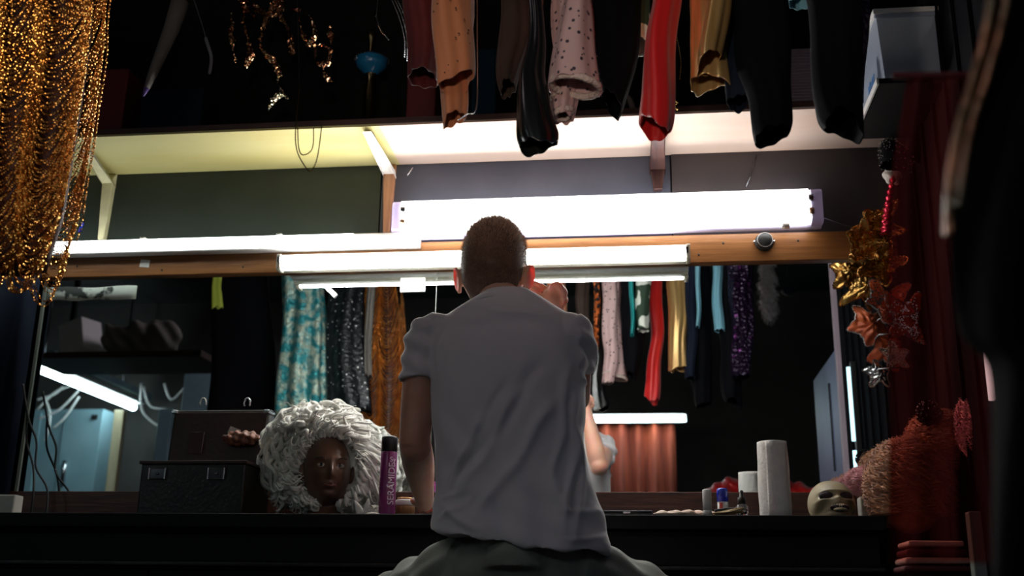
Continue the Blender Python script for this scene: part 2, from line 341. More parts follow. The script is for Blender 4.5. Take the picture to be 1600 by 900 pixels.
# ------------------------------------------------------------------ shelf and brackets
sx0, sxm, sx1 = P(-60, 200, 3.08)[0], P(592, 197, 3.08)[0], P(1420, 165, 3.08)[0]
ts = thing('wall_shelf', 'long wooden wall shelf painted cream and peach underneath, above the lamps', 'shelf', ((sx0+sx1)/2, 3.24, SH))
MB().box(((sx0+sxm)/2, 3.235, SH+.004), (sxm-sx0, .31, .008)).build('underside_board', K['cream'], ts, smooth=False)['label'] = 'cream yellow painted underside'
MB().box(((sxm+sx1)/2, 3.235, SH+.004), (sx1-sxm, .31, .008)).build('underside_board', K['peach'], ts, smooth=False)['label'] = 'pale peach painted underside'
MB().box(((sx0+sx1)/2, 3.235, SH+.0175), (sx1-sx0, .316, .019)).build('shelf_board', K['edge'], ts, bevel=.002)
def bracket(label, top, knee, foot, wd_, m1, m2):
    y1 = W-.03
    a = np.array([P(*top)[0], top[2], SH-.002]); b = P(knee[0], knee[1], y1); c = P(foot[0], foot[1], y1); b[0] = (b[0]+c[0])/2; c[0] = b[0]
    a[0] = b[0]+(a[0]-b[0])*1.0
    t_ = thing('shelf_bracket', label, 'bracket', (b[0], y1, c[2]))
    w = wd_/2
    MB().hexa([b+[-w, -.006, -.015], b+[w, -.006, -.015], b+[-w, .020, -.03], b+[w, .020, -.03],
               a+[-w*.75, -.004, -.012], a+[w*.75, -.004, -.012], a+[-w*.75, .028, 0], a+[w*.75, .028, 0]]).build('arm', m1, t_, bevel=.003)
    MB().hexa([c+[-w*.55, -.002, 0], c+[w*.55, -.002, 0], c+[-w*.55, .025, 0], c+[w*.55, .025, 0],
               b+[-w, -.006, -.01], b+[w, -.006, -.01], b+[-w, .025, .03], b+[w, .025, .03]]).build('upright', m2, t_, bevel=.003)
    for dx, dz in ((-.5, -.02), (.45, -.012)):
        MB().cyl((b[0]+dx*w, y1-.0075, b[2]+dz), .0036, .004, 12, 1).build('screw', K['chrome_dark'], t_)
    return t_
bracket('cream painted bent shelf bracket beside the gold beaded dress', (128, 245, 3.14), (166, 277), (161, 374), .040, K['bracket_cream'], K['bracket_cream'])
bracket('chipped white shelf bracket with a bare wood foot, between the two lamps', (573, 203, 3.09), (606, 262), (606, 364), .040, K['bracket_white'], K['bare_wood'])
tb = bracket('brown metal shelf bracket below the red sleeve', (1029, 190, 3.09), (1028, 255), (1027, 296), .052, K['bracket_brown'], K['bracket_brown'])
for dx, dz in ((-.016, .03), (.016, .035), (-.018, -.004), (.018, -.004)):
    p = P(1028, 255, W-.042); MB().box((p[0]+dx, W-.0395, p[2]+dz), (.014, .005, .004)).build('rivet', K['steel'], tb, bevel=.001)

# ------------------------------------------------------------------ lamps on the wall
def batten(name, label, pl, pr, y0, z0, h, d, glowmat, endmat, housing, group=None):
    xa, xb = pl, pr
    t_ = thing(name, label, 'lamp', ((xa+xb)/2, y0, z0))
    return t_
# 1 big diffuser lamp
a = P(614, 342, 3.33); b = P(1285, 325, 3.33); zc = (a[2]+b[2])/2
t = thing('diffuser_lamp', 'wide fluorescent lamp with glowing white diffuser and lilac ends, highest above the mirror', 'lamp', ((a[0]+b[0])/2, W-.02, zc-.06))
def rbox(cx, cy, cz, sx, sy, sz, r=.012, n=5):
    "box along x with rounded y-z corners"
    pts = []
    for qy, qz, a0 in ((1, 1, 0), (-1, 1, 90), (-1, -1, 180), (1, -1, 270)):
        for k in range(n+1):
            an = math.radians(a0+90*k/n); pts.append((cy+qy*(sy/2-r)+r*math.cos(an), cz+qz*(sz/2-r)+r*math.sin(an)))
    return MB().grid([[(cx-sx/2, y, z) for y, z in pts], [(cx+sx/2, y, z) for y, z in pts]], True, True, True)
L = b[0]-a[0]; cx = (a[0]+b[0])/2
rbox(cx, W-.03, zc, L-.002, .03, .118).build('housing', K['lilac'], t, bevel=.002)
rbox(cx-.006, W-.073, zc+.002, L-.076, .056, .112, .02).build('diffuser', K['tube_warm'], t)
for sgn in (-1, 1):
    rbox(cx+sgn*(L/2-.02), W-.07, zc, .038, .052, .116, .018).build('end_cap', K['lilac'], t, bevel=.004)
    for dz in (-.022, .022):
        MB().cyl((cx+sgn*(L/2-.04)-.006, W-.10, zc+dz), .011, .014, 12, 0).build('lamp_holder', K['coppertrim'] if dz < 0 else K['chrome_dark'], t)
for px in (668, 850, 1036, 1228):
    p = P(px, 366, W-.07); rbox(p[0], W-.075, zc-.061, .022, .03, .012, .004).build('clip', K['whitep'], t)
# 2 long batten at left (partly behind the dress), 3 lower lamp in front of the rail
a = P(30, 395, W-.04); b = P(657, 380, W-.04); zc = (P(300, 387, W-.04)[2]); cx = (a[0]+b[0])/2; L = b[0]-a[0]
t = thing('batten_lamp', 'long white fluorescent batten lamp on the rail at left, reaching behind the gold dress', 'lamp', (cx, W-.03, zc-.02))
rbox(cx, W-.05, zc-.004, L, .045, .038, .005).build('housing', K['white_metal'], t)
xe = P(552, 385, W-.08)[0]
rbox((a[0]+xe)/2, W-.086, zc+.003, xe-a[0], .026, .028, .012).build('tube', K['tube'], t)
rbox((xe+b[0])/2, W-.08, zc, b[0]-xe-.004, .03, .032, .004).build('end_cover', K['whitep'], t)
for px in (225, 437):
    p = P(px, 376, W-.08); rbox(p[0], W-.085, zc+.020, .018, .02, .008, .003).build('clip', K['whitep'], t)
a = P(437, 411, W-.10); b = P(1078, 402, W-.10); zc = (a[2]+b[2])/2+.002; cx = (a[0]+b[0])/2; L = b[0]-a[0]
t = thing('mirror_lamp', 'lower fluorescent lamp with open white housing, across the top of the mirror', 'lamp', (cx, W-.05, zc-.03))
rbox(cx, W-.055, zc+.016, L, .055, .05, .006).build('housing', K['white_metal'], t)
rbox(cx-.004, W-.108, zc+.001, L-.024, .036, .046, .017).build('tube', K['low_tube'], t)
rbox(cx, W-.076, zc-.013, L-.004, .034, .012, .004).build('lower_tray', K['yellowed'], t)
for sgn in (-1, 1):
    rbox(cx+sgn*(L/2-.006), W-.108, zc, .012, .05, .054, .008).build('end_cap', K['yellowed'], t)
    MB().box((cx+sgn*(L/2-.010), W-.138, zc+.004), (.008, .012, .018)).build('lamp_holder', K['chrome_dark'], t, bevel=.001)
# small labels and tape hanging under the lower lamp
p = P(645, 445, W-.010); o = MB().box((p[0], W-.011, p[2]), (.085, .004, .050), rot(0, .0, 0)).build('mounting_plate', K['white_metal'], bevel=.002); props(o, 'small white plate stuck on the mirror under the lower lamp', 'plate')
p = P(517, 455, W-.012); q = MB().box((p[0], W-.014, p[2]), (.016, .0012, .05), rot(.04, -.8, 0)).build('tape_strip', K['whitep'], smooth=False); props(q, 'slanting strip of white tape on the mirror under the lower lamp', 'tape')
# round black switch on the rail
p = P(1194, 379, W-.03); t = thing('dimmer_switch', 'round black rotary switch screwed to the pine rail', 'switch', p)
MB().lathe([(0, 0), (.0, .0), (.030, 0), (.030, .006), (.024, .009), (.0, .0091)], (p[0], p[1], p[2]), 32, rot(math.pi/2, 0, 0)).build('back_plate', K['rubber'], t)
MB().lathe([(.024, .006), (.024, .026), (.020, .030), (0, .0301)], (p[0], p[1], p[2]), 32, rot(math.pi/2, 0, 0)).build('knob', K['rubber'], t)
MB().lathe([(.0225, .0285), (.0235, .0295), (.0245, .0285), (.0235, .0275)], (p[0], p[1], p[2]), 32, rot(math.pi/2, 0, 0)).build('rim', K['whitep'], t)
for sx in (-1, 1): MB().ball((p[0]+sx*.031, p[1]-.004, p[2]+.002), .0045, 10, 6).build('screw', K['steel'], t)

# stickers / tape on the mirror and the wall
p = P(143, 458, W-.009); q = MB()
pts = []
for i in range(15):
    u = i/14; x = P(74+139*u, 458, W-.0085)[0]; top = p[2]+.022+.003*math.sin(9*u); bot = p[2]-.024+.004*math.sin(14*u)*(1-u)
    pts.append([(x, W-.0095-.002*abs(math.sin(7*u)), top), (x, W-.0088, (top+bot)/2), (x, W-.0095, bot)])
q.grid(pts); props(q.build('paper_strip', mat('torn paper strip', (.03, .04, .035), .7, col2=(.62, .70, .62), scale=9, mix=(.42, .46), detail=4), solid=.0006), 'torn pale paper strip stuck across the mirror top at left', 'paper')
p = P(226, 413, W-.029); props(MB().box((p[0], W-.0288, p[2]+.003), (.034, .0012, .026), rot(0, .1, 0)).build('sticker', K['paper'], smooth=False), 'torn white sticker on the pine rail at left', 'sticker')
p = P(127, 355, W-.012); props(MB().box((p[0], W-.012, p[2]), (.006, .004, .036), rot(0, .25, 0)).build('tape_mark', K['bluetape'], smooth=False), 'short bright blue tape mark on the dark wall beside the gold dress', 'tape')
pa, pb = P(1182, 243, W-.02), P(1166, 292, W-.02); pc = [P(1286, 340, W-.03), P(1320, 352, W-.03), P(1345, 358, W-.03)]
props(MB().tube([pa, (pa+pb)/2+[.002, -.004, 0], pb], .0022, 6).build('lamp_wire', K['chrome_dark']), 'thin grey wire from the shelf down to the big diffuser lamp', 'wire')
props(MB().tube(pc, .0018, 6).build('lamp_wire', K['chrome_dark']), 'thin dark wire from the right end of the diffuser lamp', 'wire')
pc = [P(645, 262, W-.02), P(641, 268, W-.02), P(636, 275, W-.02)]
props(MB().tube(pc, .0022, 6).build('wire_stub', K['steel']), 'short pale wire stub under the shelf right of the white bracket', 'wire')

# ------------------------------------------------------------------ rear of the room, seen in the mirror
pa = M(945, 655, -1.4); pb = M(1071, 655, -1.4); zr = pa[2]; xa = pb[0]-1.24
t = thing('rear_tube_lamp', 'cyan white fluorescent tube above the rust orange curtain at the back of the room', 'lamp', ((xa+pb[0])/2, -1.4, zr))
MB().tube([(xa, -1.4, zr), (pb[0], -1.4, zr)], .026, 16).build('tube', K['rear'], t)
rbox((xa+pb[0])/2, -1.45, zr+.01, 1.26, .05, .07, .01).build('housing', K['white_metal'], t)
G = []
x1 = M(1056, 700, -1.5)[0]
for k in range(2):
    z = zr-.03 if k == 0 else .05
    G.append([[xa+(x1-xa)*u, -1.5+.03*math.sin(u*60)+.015*math.sin(u*23), z] for u in np.linspace(0, 1, 160)])
o = MB().grid(G).build('curtain', K['orcurt'], solid=.003); props(o, 'rust orange curtain under the tube lamp at the back of the room', 'curtain')
# diagonal ceiling tube at left
pa = M(52, 572, 2*0-.75); za = pa[2]; pb = M(213, 630, -2.45)
t = thing('ceiling_tube_lamp', 'white ceiling tube lamp running away above the pale blue cupboard at left', 'lamp', ((pa+pb)/2))
pa[2] += 0; pb[0] = pa[0]; pb[2] = pa[2]; 
MB().tube([pa, pb], .032, 12).build('tube', K['rear'], t)
MB().box((pa+pb)/2+[0.05, 0, .045], (.10, 1.7, .04)).build('housing', K['white_metal'], t, bevel=.004)
MB().box((pa+pb)/2+[.14, 0, .09], (.06, 1.7, .05)).build('canopy', K['ply'], t, bevel=.004)
for yy in (-.9, -2.2): MB().tube([(pa[0], yy, pa[2]+.06), (pa[0], yy, ZC)], .008, 6).build('hanger', K['chrome_dark'], t)
# cupboard, post
def mbox(l, r, t_, b_, y, d=.04):
    a_, c_ = M(l, t_, y), M(r, b_, y); a2, c2 = M(r, t_, y), M(l, b_, y)
    x0 = min(a_[0], c2[0]); x1 = max(c_[0], a2[0]); return MB().box(((a_[0]+c_[0])/2, y-d/2, (a_[2]+c_[2])/2), (c_[0]-a_[0], d, a_[2]-c_[2]))
t = thing('cupboard', 'pale blue cupboard under the ceiling tube lamp at left', 'cupboard', M(105, 780, -2.3))
z0 = 0.0; a_, c_ = M(52, 640, -2.3), M(163, 640, -2.3)
xm = (a_[0]+c_[0])/2
MB().box(((a_[0]+c_[0])/2-.2, -2.48, a_[2]/2), (c_[0]-a_[0]+.4, .34, a_[2])).build('body', K['ply'], t, bevel=.004)
MB().box((xm-.42, -2.30, a_[2]/2), (.02+(c_[0]-a_[0])*.5, .02, a_[2]-.06)).build('door', K['ply'], t, bevel=.004)
MB().box((xm+.16, -2.30, a_[2]/2), (.02+(c_[0]-a_[0])*.5, .02, a_[2]-.06)).build('door', K['ply'], t, bevel=.004)
p = M(149, 652, -2.27); MB().box(p, (.05, .02, .04)).build('latch', K['rubber'], t, bevel=.002)
p = M(101, 738, -2.27); MB().cyl((p[0], p[1], p[2]-.1), .02, .2, 10).build('handle', K['steel'], t)
a_ = M(190, 642, -2.1); props(MB().box((a_[0], -2.1, a_[2]/2), (.085, .06, a_[2])).build('wooden_post', K['post'], bevel=.004), 'pale wooden post holding the end of the ceiling tube lamp', 'post')
props(mbox(290, 346, 585, 660, -1.0).build('painted_board', K['ply'], bevel=.004), 'pale blue board high behind the black case, seen in the mirror', 'panel')
a_ = M(262, 640, -1.05); props(MB().box((a_[0], -1.05, a_[2]/2), (.10, .05, a_[2])).build('upright_board', K['ply'], bevel=.004), 'narrow pale blue upright board left of the black case, seen in the mirror', 'board')
for i, (lab, pts) in enumerate((('bundle of pale cables hanging above the pale blue cupboard', [[(60, 640), (90, 612), (125, 600)], [(62, 655), (95, 640), (128, 606)], [(85, 670), (105, 650), (125, 620)], [(60, 625), (85, 617), (100, 605)], [(72, 690), (80, 650), (70, 620)]]),
                                ('looped grey cables right of the wooden post', [[(222, 600), (225, 645), (262, 675)], [(226, 605), (236, 635), (262, 640)], [(258, 600), (270, 625), (295, 600)]]))):
    q = MB()
    for ln in pts:
        q.tube(smooth_path([M(x, y, -1.9) for x, y in ln], 14), .010, 6)
    o = q.build('cable_bundle', K['white_metal']); props(o, lab, 'cable')
# heap on a high shelf at left rear
t = thing('storage_shelf', 'dark high shelf piled with boxes and blankets at left, seen in the mirror', 'shelf', M(150, 560, .3))
a_ = M(60, 560, .3); b_ = M(330, 560, .3)
MB().box(((a_[0]+b_[0])/2, .2, a_[2]-.02), (b_[0]-a_[0], .5, .04)).build('board', K['edge'], t, bevel=.003)
for x in (a_[0]+.04, b_[0]-.04): MB().box((x, 0, (a_[2]+ZC)/2), (.03, .03, ZC-a_[2])).build('hanger', K['black'], t, bevel=.002)
c_ = M(120, 500, .3); props(MB().box((c_[0], .2, a_[2]+.145), (.20, .18, .22), rot(0, -.25, .3)).build('white_box', K['whitep'], bevel=.006), 'tilted white box on the storage shelf at top left of the mirror', 'box')
q = MB(); 
for i in range(9):
    q.ball((M(178+8*i, 520, .3)[0], .2+.04*math.sin(i*2), a_[2]+.12+.03*math.sin(i*1.7)), (.11+.03*math.sin(i), .13, .07+.02*math.cos(i*3)), 14, 10, rot(.2*i, .35, 0))
V, N, f = fuse(q, .012, 4); V = V+N*(.008*np.sin(V[:, :1]*60+V[:, 2:]*45)); V[:, 2] = np.maximum(V[:, 2], a_[2]+.001)
props(MB().add(V, f).build('blanket', K['grey']), 'crumpled grey blanket beside the tilted white box, seen in the mirror', 'blanket')
# red cloth heap on a table at right rear (reflected)
c_ = M(1195, 752, .8)
t = thing('side_table', 'dark side table under the heap of red cloth, seen in the mirror', 'table', (c_[0]+.1, .7, 0))
MB().box((c_[0]+.1, .7, c_[2]-.10), (.75, .5, .03)).build('tabletop', K['edge'], t, bevel=.003)
for sx in (-.33, .33):
    for sy in (-.2, .2): MB().box((c_[0]+.1+sx, .7+sy, (c_[2]-.115)/2), (.04, .04, c_[2]-.115)).build('leg', K['edge'], t, bevel=.002)
q = MB()
for i in range(9): q.ball((c_[0]-.22+.07*i, .72+.05*math.sin(i*2.1), c_[2]-.055+.03*math.sin(i*.6)), (.10, .13, .05), 12, 8, rot(0, .4*math.sin(i), 0))
V, N, f = fuse(q, .012, 3); V = V+N*(.008*np.sin(V[:, :1]*70+V[:, 2:]*35+V[:, 1:2]*20)); V[:, 2] = np.maximum(V[:, 2], c_[2]-.084)
props(MB().add(V, f).build('red_cloth', K['red']), 'heap of red cloth on the side table, seen low in the mirror', 'cloth')
# partition at right with blue panel and lilac post
xp = .80
t = thing('side_partition', 'dark partition at the right end of the counter with blue grey door panel', 'partition', (xp+.05, 2.3, 0))
MB().box((xp+.04, 2.80, 1.2), (.04, 1.16, 2.4)).build('panel', K['blk'], t, smooth=False)
MB().box((xp+.03, 2.20, 1.2), (.06, .035, 2.4)).build('post', K['pinkpost'], t, bevel=.003)
zt = M(1303, 530, 2.2)[2]
MB().box((xp+.05, 1.76, zt/2), (.03, .84, zt)).build('door_panel', K['bluepanel'], t, bevel=.003)
for i in range(7): MB().box((xp+.015, 2.36+.13*i, 1.25), (.008, .012, 1.9)).build('batten', K['blk'], t, bevel=.001)
q = MB(); pc_ = [(xp-.02, 2.12, z) for z in np.arange(M(1308, 735, 2.12)[2], M(1308, 600, 2.12)[2], .009)]
q.beads(pc_, .008); props(q.build('bead_chain', K['silverbead'], smooth=False), 'silver bead chain hanging before the blue grey panel, seen in the mirror', 'chain')
a_, b_ = M(1339, 575, 2.55), M(1339, 760, 2.55)
t = thing('upright_tube_lamp', 'thin upright cyan tube light beside the dark partition, seen at the right of the mirror', 'lamp', (xp-.01, 2.55, b_[2]))
MB().tube([(xp-.015, 2.55, b_[2]), (xp-.015, 2.55, M(1339, 705, 2.55)[2])], .009, 10).build('tube', K['dim'], t)
MB().tube([(xp-.015, 2.55, M(1339, 690, 2.55)[2]), (xp-.015, 2.55, a_[2])], .009, 10).build('tube', K['dim'], t)
MB().box((xp+.0, 2.55, (a_[2]+b_[2])/2), (.02, .03, a_[2]-b_[2]+.04)).build('housing', K['rubber'], t, bevel=.002)
# bodies for the added unseen spotlights on the clothes and the added fill light
for (loc, aim, ang, k), lab in zip(SPOTS, ('added unseen tripod spotlight pointing up at the middle of the clothes rack', 'added unseen tripod spotlight pointing up at the gold beaded dress')):
    loc = np.array(loc); d_ = _n(np.array(aim)-loc); t = thing('added_spotlight', lab, 'lamp', (loc[0], loc[1], 0))
    MB().tube([loc-d_*.10, loc-d_*.05, loc-d_*.012], [.03, .05, .055], 20, cap=False).build('shade', K['rubber'], t, solid=.003)
    MB().ball(loc-d_*.06, .022, 12, 8).build('bulb', K['whitep'], t)
    b0 = loc-d_*.10; MB().tube([b0, [b0[0], b0[1], .25]], .010, 10).build('pole', K['chrome_dark'], t)
    for q_ in range(3):
        a = q_*2.09+.5; MB().tube([[b0[0], b0[1], .30], [b0[0]+.26*math.cos(a), b0[1]+.26*math.sin(a), .006]], .007, 8).build('leg', K['chrome_dark'], t)
MB().box((-2.0, -.4, 3.26), (1.24, 1.24, .08)).build('fill_light_panel', K['white_metal'], bevel=.004)
props(bpy.data.objects['fill_light_panel'], 'added unseen square panel for the fill light on the ceiling behind the camera', 'lamp')
# ------------------------------------------------------------------ clothes on the rack
ZB = 2.34
t = thing('clothes_rack', 'dark steel clothes rail hung from the ceiling above the man', 'rack', (-.4, 2.0, ZB))
MB().tube([(-1.9, 2.0, ZB), (.78, 2.0, ZB)], .013, 12).build('rail', K['chrome_dark'], t)
for x in (-1.6, -.5, .6): MB().tube([(x, 2.0, ZB), (x, 2.0, ZC)], .008, 8).build('hanger_rod', K['chrome_dark'], t)
def garment(name, label, cat, rows, m_, Y=2.0, ry=.05, folds=3, amp=.0045, hem=0, group=None, part='cloth', top=True, seed=0, parent=None, solid=.002, tilt=0):
    "rows: (left px, right px, y px) from the hem upward in the direct view"
    pts = [(P(l, y, Y)[0], P(r, y, Y)[0], (P(l, y, Y)[2]+P(r, y, Y)[2])/2) for l, r, y in rows]
    if top:
        l, r, z = pts[-1]; c = (l+r)/2; w = (r-l)/2
        pts += [(c-w*1.1, c+w*1.1, z+.12), (c-w*1.1, c+w*1.1, ZB-.04), (c-w*.5, c+w*.5, ZB+.016)]
    pts = sorted(pts, key=lambda q: q[2])
    R = smooth_path(pts, max(16, len(pts)*7)); n = 44; G = []
    rs = np.random.default_rng(seed+int(abs(rows[0][0]))+3); ph = rs.uniform(0, 6, 4)
    for k, (l, r, z) in enumerate(R):
        c = (l+r)/2; w = max((r-l)/2, .004); a = np.arange(n)*2*math.pi/n; u = k/(len(R)-1)
        ryk = ry*(1-.75*sstep(.8, 1, u)) if top else ry
        fo = amp*(np.sin(a*folds+ph[0]+1.5*math.sin(z*7+ph[3]))+.5*np.sin(a*(folds*2+1)+ph[1]+z*9))
        hz = hem*np.sin(a*2+ph[2])*(1-u)**6+tilt*np.cos(a)*(1-u)**4
        x = c+(w+fo*.6)*np.cos(a)+.004*math.sin(z*22+ph[1]); y = Y+(ryk+fo)*np.sin(a)+.006*math.sin(z*15+ph[0])
        G.append(np.stack([x, y, z+hz+.0025*np.sin(a*7+ph[3])*(1-u)], 1))
    mb = MB().grid(G, True)
    if parent is not None: return mb.build(part, m_, parent, solid=solid), pts
    o = mb.build(name, m_, solid=solid); props(o, label, cat, group); return o, pts
def gems(parent, rows, Y, ry, n, r, m_, seed=1):
    rs = np.random.default_rng(seed); C = []
    for _ in range(n):
        i = rs.integers(0, len(rows)-1); u = rs.random(); l = rows[i][0]*(1-u)+rows[i+1][0]*u; rr_ = rows[i][1]*(1-u)+rows[i+1][1]*u; y = rows[i][2]*(1-u)+rows[i+1][2]*u
        a = rs.uniform(-math.pi, 0); p = P((l+rr_)/2+(rr_-l)/2*math.cos(a)*1.03, y, Y); p[1] = Y+(ry*1.05)*math.sin(a)-.002; C.append(p)
    o = MB().beads(C, r).build('rhinestones', m_, parent, smooth=False); o['kind'] = 'stuff'; return o
# burnt orange costume with two cuffed sleeves
rw = [(684, 735, 133), (683, 737, 118), (680, 738, 70), (677, 736, 20), (676, 733, -20)]
t = thing('orange_costume', 'burnt orange costume sleeves with rhinestones, hanging left of centre', 'costume', P(706, 190, 2.0))
garment('', '', '', rw, K['tan'], 1.99, .045, parent=t, part='sleeve', hem=.008, tilt=.016, amp=.005)
rw2 = [(690, 722, 187), (689, 728, 165), (690, 731, 135), (692, 732, 100)]
garment('', '', '', rw2, K['tan'], 2.035, .03, parent=t, part='sleeve', hem=.004, tilt=.012)
gems(t, rw, 1.99, .045, 26, .0028, K['silverbead'])
# dark red cloth left of it
rwd = [(640, 683, 122), (636, 684, 60), (634, 684, 0)]
garment('red_dress', 'dark maroon dress behind the burnt orange costume', 'dress', rwd, K['maroon'], 2.2, .05)
# beaded cord
props(MB().tube(smooth_path([P(745, -60, 2.02), P(746, 60, 2.02), P(745, 165, 2.02), P(730, 178, 2.02), P(715, 188, 2.02)], 24), .0014, 5).build('cord', K['steel']), 'thin pale cord hanging right of the burnt orange costume', 'cord')
rw = [(786, 806, 140), (778, 812, 110), (776, 822, 60), (782, 822, 0)]
garment('brown_sleeve', 'dark brown knitted sleeve between the orange costume and the black boot shaped sleeve', 'costume', rw, K['brownk'], 2.08, .04, tilt=.01)
rw = [(832, 843, 70), (832, 848, 40), (834, 850, 0)]
garment('sequin_strip', 'narrow orange and black sequined trouser leg', 'costume', rw+[(832, 850, -60)], K['orseq'], 2.02, .03, amp=.003)
rw = [(810, 868, 229), (806, 870, 215), (808, 864, 190), (812, 858, 150), (814, 852, 120), (822, 850, 80), (826, 846, 30)]
garment('vinyl_sleeve', 'glossy black vinyl sleeve reaching lowest, in front of the peach shelf', 'costume', rw, K['jet'], 1.97, .035, amp=.004, hem=.006, tilt=.004)
# pink spotted costume with fur cuffs
rw = [(858, 938, 134), (862, 936, 112), (868, 930, 70), (876, 924, 20), (884, 920, -20)]
t = thing('spotted_costume', 'dusty pink dark-dotted costume with cream fur cuffs', 'costume', P(895, 190, 2.0))
garment('', '', '', rw, K['pink'], 1.99, .05, parent=t, part='sleeve', amp=.004)
a_ = []
def cuff(parent, l, r, y, Y, ry, th, m_, tilt=0):
    c = (P(l, y, Y)+P(r, y, Y))/2; w = (P(r, y, Y)[0]-P(l, y, Y)[0])/2-th*.6; an = np.linspace(0, 2*math.pi, 33)[:-1]
    G = []
    for a in an:
        rc = np.array([math.cos(a), math.sin(a), 0]); ct = c+rc*[w, ry, 0]+[0, 0, tilt*math.cos(a)]
        G.append([ct+rc*th*math.cos(b)*.8+np.array([0, 0, th*math.sin(b)]) for b in np.arange(10)*2*math.pi/10])
    G.append(G[0]); G = np.array(G); G += rng.normal(size=G.shape)*th*.10; G[-1] = G[0]
    return MB().grid(G, True).build('cuff', m_, parent)
cuff(t, 858, 941, 134, 1.99, .045, .008, K['fur'], -.010)
garment('', '', '', [(862, 896, 184), (862, 900, 160), (862, 904, 130), (866, 908, 90)], K['pink'], 2.05, .028, parent=t, part='sleeve')
cuff(t, 863, 897, 178, 2.05, .024, .007, K['fur'], .005)
cuff(t, 860, 897, 150, 2.05, .026, .006, K['fur'], .004)
gems(t, rw, 1.99, .05, 14, .0024, K['silverbead'], 4)
# black ones
garment('black_jacket', 'black velvet jacket between the pink dotted costume and the red sleeve', 'jacket', [(944, 972, 163), (930, 984, 120), (924, 998, 60), (926, 1002, 0)], K['blk'], 2.06, .06, tilt=-.02)
garment('teal_trousers', 'teal lycra trouser leg beside the red sleeve', 'trousers', [(958, 968, 92), (957, 969, 20), (956, 969, -80)], K['teal'], 2.16, .03, amp=.002)
garment('printed_trousers', 'green and white printed trouser leg left of the scarlet sleeve', 'trousers', [(976, 1012, 72), (974, 1016, 0), (972, 1018, -100)], K['camo'], 2.15, .045, amp=.003)
# red
rw = [(1001, 1046, 200), (997, 1049, 185), (1003, 1052, 130), (1012, 1057, 60), (1018, 1061, 0)]
garment('red_sleeve', 'scarlet satin sleeve hanging over the brown shelf bracket', 'costume', rw, K['red'], 1.98, .045, hem=.012, tilt=-.012, amp=.0045, folds=3)
# gold satin
t = thing('gold_costume', 'old gold satin costume with flared sleeves right of the scarlet sleeve', 'costume', P(1108, 130, 2.0))
rw = [(1092, 1128, 96), (1092, 1131, 80), (1096, 1136, 40), (1100, 1138, 0)]
garment('', '', '', rw, K['satin'], 1.98, .05, parent=t, part='sleeve', tilt=.012, amp=.0045, folds=3)
garment('', '', '', [(1076, 1142, 134), (1080, 1140, 100), (1084, 1138, 40)], K['satin'], 2.05, .035, parent=t, part='sleeve', amp=.005, folds=4, hem=.01)
garment('black_coat', 'long black coat sleeve with rounded end before the peach shelf', 'coat', [(1176, 1230, 214), (1172, 1234, 195), (1170, 1235, 150), (1150, 1235, 90), (1145, 1228, 20)], K['blk'], 1.99, .05, tilt=.008, amp=.004)
garment('black_coat', 'black coat part hanging just right of the old gold costume', 'coat', [(1140, 1172, 160), (1138, 1174, 100), (1140, 1172, 20)], K['navy'], 2.05, .04)
garment('blue_shirt', 'light blue cotton sleeve right of the long black coat, showing in the mirror', 'shirt', [(1232, 1266, 0), (1228, 1262, -60), (1226, 1256, -140)], K['lblue'], 2.03, .035, amp=.003)
garment('blue_shirt', 'narrow light blue sleeve edge behind the black coats, showing in the mirror', 'shirt', [(1166, 1178, 20), (1166, 1180, -60), (1166, 1180, -120)], K['lblue'], 2.08, .03, amp=.002)
garment('black_dress', 'black velvet dress with scalloped hem beside the plastic tub', 'dress', [(1288, 1342, 200), (1276, 1344, 180), (1270, 1344, 120), (1264, 1342, 40), (1262, 1338, 0)], K['blk'], 1.98, .06, hem=.012, tilt=-.018)
garment('sequin_dress', 'black dress with purple sequins farthest right on the rack, showing in the mirror', 'dress', [(1290, 1350, 165), (1286, 1356, 80), (1280, 1352, -20)], K['purpseq'], 2.08, .05, amp=.008)
def mg(name, label, cat, l, r, ybot, ytop, m_, y=2.0, **k):
    "garment whose place is read from its mirror image; rows carry over to the rack"
    rows = []
    for yy, e in ((ybot, 1.15), ((ybot+ytop)/2, 1.0), (ytop, .85)):
        a1, b1 = M((l+r)/2-(r-l)/2*e, yy, y), M((l+r)/2+(r-l)/2*e, yy, y); rows.append((a1[0], b1[0], (a1[2]+b1[2])/2))
    R = [(q[0], q[1], q[2]) for q in rows]
    c = (R[-1][0]+R[-1][1])/2; w = (R[-1][1]-R[-1][0])/2
    R += [(c-w, c+w, ZB-.04), (c-w*.5, c+w*.5, ZB+.016)]
    Rs = smooth_path(R, 26); n = 44; G = []; fo_n = k.get('folds', 4); amp = k.get('amp', .008); ry = k.get('ry', .06); ph = rng.uniform(0, 6, 3)
    for i, (a1, b1, z) in enumerate(Rs):
        a = np.arange(n)*2*math.pi/n; cc = (a1+b1)/2; ww = (b1-a1)/2; fo = amp*np.sin(a*fo_n+ph[0]+math.sin(z*6+ph[1]))
        G.append(np.stack([cc+(ww+fo*.7)*np.cos(a)+.01*math.sin(z*8+ph[2]), y+(ry*(1-.7*(i > 22))+fo)*np.sin(a), z+.006*np.sin(5*a)*(i < 3)], 1))
    o = MB().grid(G, True).build(name, m_, solid=.002); return props(o, label, cat)
mg('teal_sequin_dress', 'turquoise floral sequined dress, seen in the mirror left of the black sequined one', 'dress', 440, 508, 650, 445, K['tealseq'], 2.03, amp=.016, folds=7)
mg('black_sequin_dress', 'black sequined dress with silver drops, seen in the mirror between turquoise and gold', 'dress', 516, 572, 645, 445, K['blkseq'], 2.03, ry=.04, amp=.012)
mg('grey_coat', 'dark grey coat edge between black sequins and gold dress in the mirror', 'coat', 574, 583, 590, 445, K['grey'], 2.03, ry=.03)
